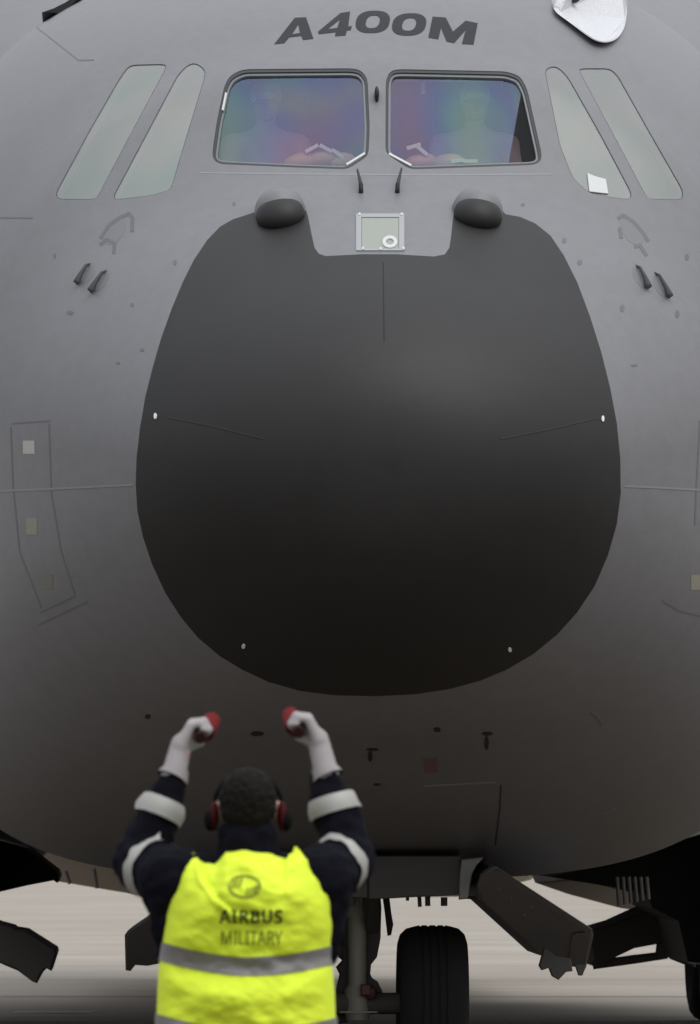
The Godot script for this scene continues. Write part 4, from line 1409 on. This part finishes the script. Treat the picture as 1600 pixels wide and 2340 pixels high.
func vest_z(x: float, y: float, front: bool) -> float:
	var e := vest_edge(y, x > 0.0)
	var q := clampf(absf(x) / e, 0.0, 1.0)
	var depth := 0.135 + 0.012 * smoothstep(0.9, 1.2, y) - 0.01 * smoothstep(1.0, 1.15, y) * (1.0 - smoothstep(1.15, 1.3, y))
	var z := depth * pow(maxf(1.0 - pow(q, 2.5), 0.0), 1.0 / 2.5)
	var v := clampf((vest_top(x) - y) / 0.13, 0.0, 1.0)
	z *= sqrt(maxf(1.0 - (1.0 - v) * (1.0 - v), 0.0)) * 0.72 + 0.28
	# folds: soft creases, a deep one from the left shoulder to the middle, pull lines above and below the band
	z += (0.034 * exp(-pow(y - 1.345, 2.0) / 0.011) + 0.028 * exp(-pow(y - 1.055, 2.0) / 0.006)) * (1.0 - q * q)
	var w := vest_noise.get_noise_2d(x * 60.0 + 40.0, y * 95.0) * 0.019
	w += vest_noise.get_noise_2d(x * 150.0 + y * 60.0, y * 190.0 - 300.0) * 0.006
	var band := y - (1.176 - 0.040 * (1.0 - pow(absf(x) / 0.26, 1.6)) + 0.02)
	w -= 0.010 * exp(-band * band / 0.0012)
	w += 0.010 * exp(-pow(band - 0.07, 2.0) / 0.0016) + 0.011 * exp(-pow(band + 0.085, 2.0) / 0.002)
	var pts := [Vector2(-0.135, 1.47), Vector2(-0.125, 1.42), Vector2(-0.09, 1.37), Vector2(-0.04, 1.325), Vector2(0.03, 1.31)]
	var best := 9.0
	var sgn := 1.0
	for i in pts.size() - 1:
		var a: Vector2 = pts[i]
		var d: Vector2 = pts[i + 1] - a
		var p := Vector2(x, y) - a
		var t := clampf(p.dot(d) / d.length_squared(), 0.0, 1.0)
		var g := (p - d * t).length()
		if g < best:
			best = g
			sgn = 1.0 if d.cross(p) > 0.0 else -1.0
	w += 0.013 * exp(-pow(best - 0.012, 2.0) / 0.00012) * (1.0 if sgn < 0.0 else 0.0) - 0.012 * exp(-best * best / 0.0002) * (1.0 if sgn > 0.0 else 0.4)
	var fade := sqrt(maxf(1.0 - q * q, 0.0))
	return (z + w * fade) * (1.0 if not front else -0.9) + 0.012

func vest_point(x: float, y: float, front: bool, off: float) -> Array:
	var z := vest_z(x, y, front)
	var e := 0.004
	var dx := vest_z(x + e, y, front) - vest_z(x - e, y, front)
	var dy := vest_z(x, y + e, front) - vest_z(x, y - e, front)
	var n := Vector3(-dx / (2 * e), -dy / (2 * e), 1.0).normalized()
	if front: n = -n
	return [Vector3(x, y, z) + n * off, n]

func vest_sheet(b: Buf, front: bool, lo: Callable, hi: Callable, nx: int, ny: int, off: float) -> void:
	var grid := []
	for i in nx + 1:
		var u := -cos(PI * i / nx)
		var col := []
		for j in ny + 1:
			var x := u * 0.235
			var y: float = 0.0
			for it in 2:
				y = lerpf(lo.call(x), hi.call(x), float(j) / ny)
				x = u * (vest_edge(y, u > 0.0) + off)
			col.append(vest_point(x, y, front, off))
		grid.append(col)
	for i in nx:
		for j in ny:
			var a: Array = grid[i][j]
			var c: Array = grid[i + 1][j]
			var d: Array = grid[i + 1][j + 1]
			var e: Array = grid[i][j + 1]
			b.tri(a[0], c[0], d[0], a[1], c[1], d[1]); b.tri(a[0], d[0], e[0], a[1], d[1], e[1])

func sleeve_band(b: Buf, f: Field, wr: FastNoiseLite, a: Vector3, c: Vector3, t0: float, t1: float) -> void:
	# a band laid round the sleeve, 4 mm off its cloth, wherever the cloth lies
	var d := (c - a).normalized()
	var side := d.cross(Vector3.UP).normalized()
	var up := d.cross(side)
	var rows := []
	for i in 5:
		var o := a.lerp(c, lerpf(t0, t1, i / 4.0))
		var row := []
		for j in 48:
			var g := TAU * j / 48.0
			var dir := side * cos(g) + up * sin(g)
			var r := 0.03
			while r < 0.16 and f.val(o + dir * r) < 0.0:
				r += 0.002
			var p := o + dir * r
			if r > 0.118:
				p = Vector3.INF
			row.append([p if p == Vector3.INF else p + dir * (wr.get_noise_3dv(p) * 0.012 + 0.005), f.grad(p)])
		rows.append(row)
	for i in 4:
		for j in 48:
			var k := (j + 1) % 48
			var q := [rows[i][j], rows[i][k], rows[i + 1][k], rows[i + 1][j]]
			if q.any(func(e): return e[0] == Vector3.INF):
				continue
			b.tri(q[0][0], q[1][0], q[2][0], q[0][1], q[1][1], q[2][1])
			b.tri(q[0][0], q[2][0], q[3][0], q[0][1], q[2][1], q[3][1])

func draped(b: Buf, tris: PackedVector3Array, off: float) -> void:
	var small := PackedVector3Array()
	var todo := []
	for i in range(0, tris.size(), 3):
		todo.append([tris[i], tris[i + 1], tris[i + 2]])
	while todo.size():
		var t: Array = todo.pop_back()
		var e := [t[0].distance_to(t[1]), t[1].distance_to(t[2]), t[2].distance_to(t[0])]
		var m: int = 0 if e[0] >= e[1] and e[0] >= e[2] else (1 if e[1] >= e[2] else 2)
		if e[m] < 0.008:
			small.append_array([t[0], t[1], t[2]])
			continue
		var mid: Vector3 = (t[m] + t[(m + 1) % 3]) * 0.5
		todo.append([t[m], mid, t[(m + 2) % 3]])
		todo.append([mid, t[(m + 1) % 3], t[(m + 2) % 3]])
	tris = small
	for i in range(0, tris.size(), 3):
		var q := []
		for j in 3:
			q.append(vest_point(tris[i + j].x, tris[i + j].y, false, off))
		b.tri(q[0][0], q[1][0], q[2][0], q[0][1], q[1][1], q[2][1])

func text_tris(words: String, bold: bool, left: float, right: float, base: float, height: float) -> PackedVector3Array:
	var tm := TextMesh.new()
	var f := SystemFont.new()
	f.font_names = PackedStringArray(["Droid Sans"])
	f.font_weight = 700 if bold else 400
	tm.font = f
	tm.text = words
	tm.font_size = 64
	tm.pixel_size = 0.01
	tm.depth = 0.0
	tm.curve_step = 1.0
	var o := PackedVector3Array()
	var arr := tm.surface_get_arrays(0)
	var vs: PackedVector3Array = arr[Mesh.ARRAY_VERTEX]
	var ix = arr[Mesh.ARRAY_INDEX]
	var lo := Vector3(9, 9, 9)
	var hi := -lo
	for q in vs:
		lo = lo.min(q); hi = hi.max(q)
	var k: int = ix.size() if ix != null and ix.size() > 0 else vs.size()
	for i in k:
		var q: Vector3 = vs[ix[i]] if ix != null and ix.size() > 0 else vs[i]
		o.append(Vector3(lerpf(left, right, (q.x - lo.x) / (hi.x - lo.x)), base + (q.y - lo.y) / (hi.y - lo.y) * height, 0))
	return o

func glove(root: Node3D, wrist: Vector3, hand: Vector3, inward: float, axis: Vector3) -> void:
	# a fist round the grip: palm outside, fingers over the top and down the inner side, thumb below
	var up := (hand - wrist).normalized()
	var inn := Vector3(inward, 0, 0)
	inn = (inn - up * inn.dot(up)).normalized()
	var f := Field.new(hand - Vector3(0.12, 0.16, 0.1), hand + Vector3(0.12, 0.11, 0.1), 0.004)
	var palm := hand - inn * 0.022
	f.bone(wrist - up * 0.04, palm - up * 0.03, 0.037, 0.031, 0.02, Vector3(1, 1, 1))
	for i in 4:
		var off := axis * (0.033 - 0.022 * i)
		f.bone(palm - up * 0.03 + off * 0.7, palm + up * 0.035 + off, 0.018, 0.0145, 0.012)
		var kn := palm + up * 0.040 + off
		var r := 0.0115 if i < 3 else 0.0098
		var ln: float = [0.95, 1.05, 1.0, 0.82][i]
		var a1 := kn + (inn * 0.030 + up * 0.020) * ln
		var a2 := a1 + (inn * 0.022 - up * 0.016) * ln
		var a3 := a2 + (-up * 0.026 - inn * 0.004) * ln
		f.bone(kn, a1, r * 1.15, r, 0.006)
		f.bone(a1, a2, r, r * 0.95, 0.004)
		f.bone(a2, a3, r * 0.95, r * 0.85, 0.004)
	var th := palm - up * 0.02 - axis * 0.012
	f.bone(palm - up * 0.035 + axis * 0.005, th + inn * 0.028 - up * 0.005 + axis * 0.022, 0.018, 0.0145, 0.012)
	f.bone(th + inn * 0.028 - up * 0.005 + axis * 0.022, th + inn * 0.05 + up * 0.012 + axis * 0.035, 0.0135, 0.011, 0.006)
	var b := Buf.new()
	f.net(b)
	var g := obj("glove", b, M.glove, root)
	var cuff := Buf.new()
	tube(cuff, [wrist - up * 0.045, wrist - up * 0.03, wrist - up * 0.008], [0.049, 0.044, 0.036], 28, false)
	obj("cuff", cuff, M.glove, g)

func build_person() -> void:
	var root := Node3D.new()
	root.name = "person"
	add_child(root, true)
	root.position = Vector3(MX, 0, MZ)
	tag(root, "marshaller from behind in yellow high-visibility vest, arms raised before the black radome", "person")
	vest_noise.seed = 5
	vest_noise.frequency = 0.07
	vest_noise.fractal_octaves = 3
	var wr := FastNoiseLite.new()
	wr.seed = 8
	wr.frequency = 14.0
	wr.fractal_octaves = 3
	var el := mp(322, 1942, -0.2)
	var er := mp(788, 1930, -0.2)
	var wl := mp(406, 1738, -0.24)
	var wrr := mp(730, 1735, -0.24)
	var hl := mp(437, 1676, -0.27)
	var hr := mp(697, 1664, -0.27)
	var sl := Vector3(-0.185, 1.44, 0.0)
	var sr := Vector3(0.185, 1.44, 0.0)
	# body: head with a face, neck, trunk, arms, legs in one surface
	var f := Field.new(Vector3(-0.46, 0.0, -0.36), Vector3(0.46, 1.9, 0.2), 0.014)
	f.bone(Vector3(0, 1.38, 0.0), Vector3(0, 1.12, 0.0), 0.10, 0.095, 0.04, Vector3(1.45, 1, 1))
	f.bone(Vector3(0, 1.1, 0.0), Vector3(0, 0.94, 0.0), 0.10, 0.11, 0.05, Vector3(1.35, 1, 1))
	f.bone(Vector3(0, 1.42, 0.0), Vector3(0, 1.56, -0.015), 0.062, 0.056, 0.03)
	for q in [[sl, el, wl], [sr, er, wrr]]:
		f.bone(Vector3(0, 1.38, 0), q[0] + Vector3(0, -0.05, 0), 0.05, 0.05, 0.03)
		f.bone(q[0] + Vector3(0, -0.05, 0), q[1], 0.05, 0.042, 0.02)
		f.bone(q[1], q[2], 0.042, 0.024, 0.02)
		f.bone(q[2], q[2] + (q[2] - q[1]).normalized() * 0.04, 0.022, 0.02, 0.01)
	for sx in [-1.0, 1.0]:
		f.bone(Vector3(sx * 0.1, 0.92, 0), Vector3(sx * 0.115, 0.5, -0.01), 0.085, 0.055, 0.03)
		f.bone(Vector3(sx * 0.115, 0.5, -0.01), Vector3(sx * 0.12, 0.1, 0.02), 0.052, 0.036, 0.02)
		f.bone(Vector3(sx * 0.12, 0.06, 0.03), Vector3(sx * 0.13, 0.035, -0.15), 0.04, 0.03, 0.02)
	var b := Buf.new()
	f.net(b)
	var hf := Field.new(Vector3(-0.13, 1.47, -0.19), Vector3(0.13, 1.78, 0.14), 0.006)
	hf.bone(Vector3(0, 1.645, 0.012), Vector3(0, 1.64, -0.03), 0.082, 0.078, 0.03, Vector3(0.95, 1.05, 1.05))
	hf.bone(Vector3(0, 1.60, -0.04), Vector3(0, 1.545, -0.07), 0.062, 0.03, 0.03)
	hf.bone(Vector3(0, 1.5, -0.005), Vector3(0, 1.58, -0.01), 0.056, 0.058, 0.03)
	hf.bone(Vector3(0, 1.64, -0.118), Vector3(0, 1.605, -0.138), 0.008, 0.014, 0.012)      # nose
	hf.bone(Vector3(-0.02, 1.572, -0.112), Vector3(0.02, 1.572, -0.112), 0.007, 0.007, 0.006)  # mouth
	for sx in [-1.0, 1.0]:
		hf.bone(Vector3(sx * 0.032, 1.64, -0.104), Vector3(sx * 0.03, 1.64, -0.105), 0.013, 0.013, 0.006)   # eyes
		hf.bone(Vector3(sx * 0.05, 1.66, -0.1), Vector3(sx * 0.018, 1.662, -0.113), 0.007, 0.007, 0.01)       # brows
		hf.bone(Vector3(sx * 0.083, 1.635, 0.0), Vector3(sx * 0.082, 1.6, -0.004), 0.013, 0.01, 0.008)         # ears
	hf.net(b)
	obj("body", b, M.body, root)
	# hair, cut short
	var hn := FastNoiseLite.new()
	hn.frequency = 55.0
	hn.seed = 3
	var hh := Field.new(Vector3(-0.13, 1.5, -0.14), Vector3(0.13, 1.78, 0.15), 0.005)
	hh.bone(Vector3(0, 1.652, 0.018), Vector3(0, 1.662, -0.022), 0.087, 0.080, 0.02, Vector3(0.97, 1.02, 1.0))
	hh.bone(Vector3(0, 1.60, 0.045), Vector3(0, 1.565, 0.045), 0.06, 0.045, 0.03, Vector3(1.15, 1, 0.8))
	var hb := Buf.new()
	hh.net(hb, hn, 0.008)
	obj("hair", hb, M.hair, root)
	# jacket
	var j := Field.new(Vector3(-0.5, 0.92, -0.38), Vector3(0.5, 1.82, 0.24), 0.011)
	j.bone(Vector3(0, 1.37, 0.0), Vector3(0, 1.1, 0.0), 0.118, 0.115, 0.04, Vector3(1.55, 1, 1))
	j.bone(Vector3(0, 1.1, 0.0), Vector3(0, 1.0, 0.0), 0.115, 0.118, 0.04, Vector3(1.6, 1, 1))
	j.bone(Vector3(0, 1.44, 0.015), Vector3(0, 1.535, 0.016), 0.085, 0.080, 0.03, Vector3(1.1, 1, 1))
	for q in [[sl, el, wl, -1.0], [sr, er, wrr, 1.0]]:
		j.bone(Vector3(q[3] * 0.06, 1.41, 0.0), q[0] + Vector3(0, -0.03, 0), 0.066, 0.076, 0.03)
		j.bone(q[0] + Vector3(0, -0.03, 0), q[1] + Vector3(0, -0.03, 0.03), 0.092, 0.08, 0.03)
		j.bone(q[0] + Vector3(q[3] * 0.05, -0.02, 0), q[0] + Vector3(q[3] * 0.045, -0.24, 0.0), 0.075, 0.04, 0.05)
		j.bone(q[1] + Vector3(0, -0.01, 0), q[1].lerp(q[2], 0.5), 0.076, 0.064, 0.025)
		j.bone(q[1].lerp(q[2], 0.5), q[1].lerp(q[2], 0.84), 0.064, 0.044, 0.02)
	var jb := Buf.new()
	j.net(jb, wr, 0.012)
	var jacket := obj("jacket", jb, M.cloth, root)
	for q in [[el, wl, sl], [er, wrr, sr]]:
		var rb := Buf.new()
		sleeve_band(rb, j, wr, q[0], q[1], 0.42, 0.62)
		obj("reflective_band", rb, M.reflective_arm, jacket)
		var rb2 := Buf.new()
		var ub: Vector3 = q[2] + Vector3(0, -0.03, 0)
		var ue: Vector3 = q[0] + Vector3(0, -0.03, 0.03)
		sleeve_band(rb2, j, wr, ub, ue, 0.64, 0.86)
		obj("reflective_band", rb2, M.reflective_arm, jacket)
	# trousers and boots
	var tf := Field.new(Vector3(-0.3, 0.0, -0.3), Vector3(0.3, 1.06, 0.22), 0.014)
	tf.bone(Vector3(0, 0.98, 0), Vector3(0, 0.9, 0), 0.11, 0.115, 0.03, Vector3(1.5, 1, 1))
	for sx in [-1.0, 1.0]:
		tf.bone(Vector3(sx * 0.1, 0.9, 0), Vector3(sx * 0.115, 0.5, -0.01), 0.105, 0.08, 0.03)
		tf.bone(Vector3(sx * 0.115, 0.5, -0.01), Vector3(sx * 0.12, 0.09, 0.02), 0.08, 0.07, 0.02)
	var tb := Buf.new()
	tf.net(tb, wr, 0.014)
	obj("trousers", tb, M.trouser, root)
	for sx in [-1.0, 1.0]:
		var bf := Field.new(Vector3(sx * 0.12 - 0.09, 0.0, -0.26), Vector3(sx * 0.12 + 0.09, 0.2, 0.12), 0.01)
		bf.bone(Vector3(sx * 0.12, 0.05, 0.04), Vector3(sx * 0.13, 0.042, -0.18), 0.05, 0.042, 0.02)
		bf.bone(Vector3(sx * 0.12, 0.06, 0.03), Vector3(sx * 0.12, 0.15, 0.02), 0.055, 0.055, 0.02)
		var bb := Buf.new()
		bf.net(bb)
		obj("boot", bb, M.muff_black, root)
	# vest
	var vb := Buf.new()
	var lo := func(_x: float) -> float: return 0.93
	var hi := func(x: float) -> float: return vest_top(x)
	vest_sheet(vb, false, lo, hi, 110, 110, 0.0)
	vest_sheet(vb, true, lo, hi, 40, 40, 0.0)
	var vest := obj("vest", vb, M.vest, root)
	var y1 := func(x: float) -> float: return 1.176 - 0.040 * (1.0 - pow(absf(x) / 0.26, 1.6)) + 0.012 * clampf(x / 0.25, -1.0, 1.0) * -0.4
	for e in [[0.0, 0.056], [-0.212, 0.056]]:
		var rb := Buf.new()
		var bl := func(x: float) -> float: return y1.call(x) + e[0]
		var bh := func(x: float) -> float: return y1.call(x) + e[0] + e[1]
		vest_sheet(rb, false, bl, bh, 90, 5, 0.003)
		vest_sheet(rb, true, bl, bh, 40, 4, 0.003)
		obj("reflective_band", rb, M.reflective, vest)
	# print on the back
	var c1 := mp(498, 2095, 0.15)
	var c2 := mp(641, 2064, 0.15)
	var p1 := Buf.new()
	draped(p1, text_tris("AIRBUS", true, c1.x, c2.x, c1.y, c2.y - c1.y), 0.003)
	obj("lettering", p1, M.print, vest)
	c1 = mp(503, 2143, 0.15)
	c2 = mp(641, 2112, 0.15)
	var p2 := Buf.new()
	draped(p2, text_tris("MILITARY", false, c1.x, c2.x, c1.y, c2.y - c1.y), 0.003)
	obj("lettering", p2, mat(Color(0.12, 0.16, 0.01), 0.8), vest)
	# round emblem: two crescents with slanted bars between them
	var em := Buf.new()
	var cc := mp(556, 2012, 0.15)
	var tr := PackedVector3Array()
	for half in 2:
		var a0 := -0.5 + half * PI
		for i in 24:
			var q := []
			for g in [i, i + 1]:
				var a: float = a0 + (PI + 0.2) * g / 24.0
				var th: float = 0.16 * sin(PI * clampf(g / 24.0, 0.0, 1.0)) + 0.03
				q.append(Vector3(cos(a) * 0.048, sin(a) * 0.034, 0) + cc)
				q.append(Vector3(cos(a) * 0.048 * (1.0 - th), sin(a) * 0.034 * (1.0 - th), 0) + cc)
			tr.append_array([q[0], q[1], q[3], q[0], q[3], q[2]])
	for e in [[-0.036, 0.004, 3], [-0.024, 0.010, 3], [-0.012, 0.012, 3], [0.006, -0.018, 4], [0.017, -0.016, 4], [0.028, -0.012, 4], [0.037, -0.006, 3]]:
		var a: Vector3 = cc + Vector3(e[0], e[1], 0)
		var u := Vector3(0.005, 0.015, 0)
		var w := Vector3(0.0028, 0, 0)
		tr.append_array([a - u - w, a - u + w, a + u + w, a - u - w, a + u + w, a + u - w])
	draped(em, tr, 0.003)
	obj("emblem", em, M.print_soft, vest)
	# ear defenders
	var ed := Buf.new()
	for sx in [-1.0, 1.0]:
		blob(ed, mp(563 + sx * 77, 1852, 0.0), Vector3(0.015, 0.045, 0.036), Basis.IDENTITY, 24)
	var muff := obj("ear_defenders", ed, M.muff_red, root)
	for sx in [-1.0, 1.0]:
		var cu := Buf.new()
		blob(cu, mp(563 + sx * 86, 1862, 0.0), Vector3(0.018, 0.032, 0.033), Basis.IDENTITY, 20)
		obj("ear_cup", cu, M.muff_black, muff)
	var hbnd := Buf.new()
	var arc := []
	var rad := []
	for i in 17:
		var a := PI * i / 16.0
		arc.append(mp(563, 1840, -0.01) + Vector3(cos(a) * 0.102, sin(a) * 0.115, 0))
		rad.append(0.006)
	tube(hbnd, arc, rad, 8)
	obj("headband", hbnd, M.muff_black, muff)
	# gloves and wands
	for e in [[wl, hl, 1.0, "left"], [wrr, hr, -1.0, "right"]]:
		var dir := Vector3(0.07 * e[2], 0.14, -0.97).normalized()
		glove(root, e[0], e[1], e[2], dir)
		var grip: Vector3 = e[1] + Vector3(e[2] * 0.03, 0.012, 0)
		var wand := Node3D.new()
		wand.name = "marshalling_wand"
		add_child(wand, true)
		wand.position = root.position + grip
		var hb2 := Buf.new()
		tube(hb2, [-dir * 0.075, -dir * 0.07, dir * 0.05, dir * 0.06], [0.015, 0.018, 0.019, 0.03], 20)
		obj("grip", hb2, M.grip, wand)
		var cn := Buf.new()
		tube(cn, [dir * 0.055, dir * 0.065, dir * 0.30, dir * 0.33, dir * 0.34], [0.026, 0.031, 0.027, 0.021, 0.004], 24)
		obj("cone", cn, M.wand_red, wand)
		tag(wand, "short red wand held forward in the marshaller's raised %s hand" % e[3], "wand", "wands held by the marshaller")
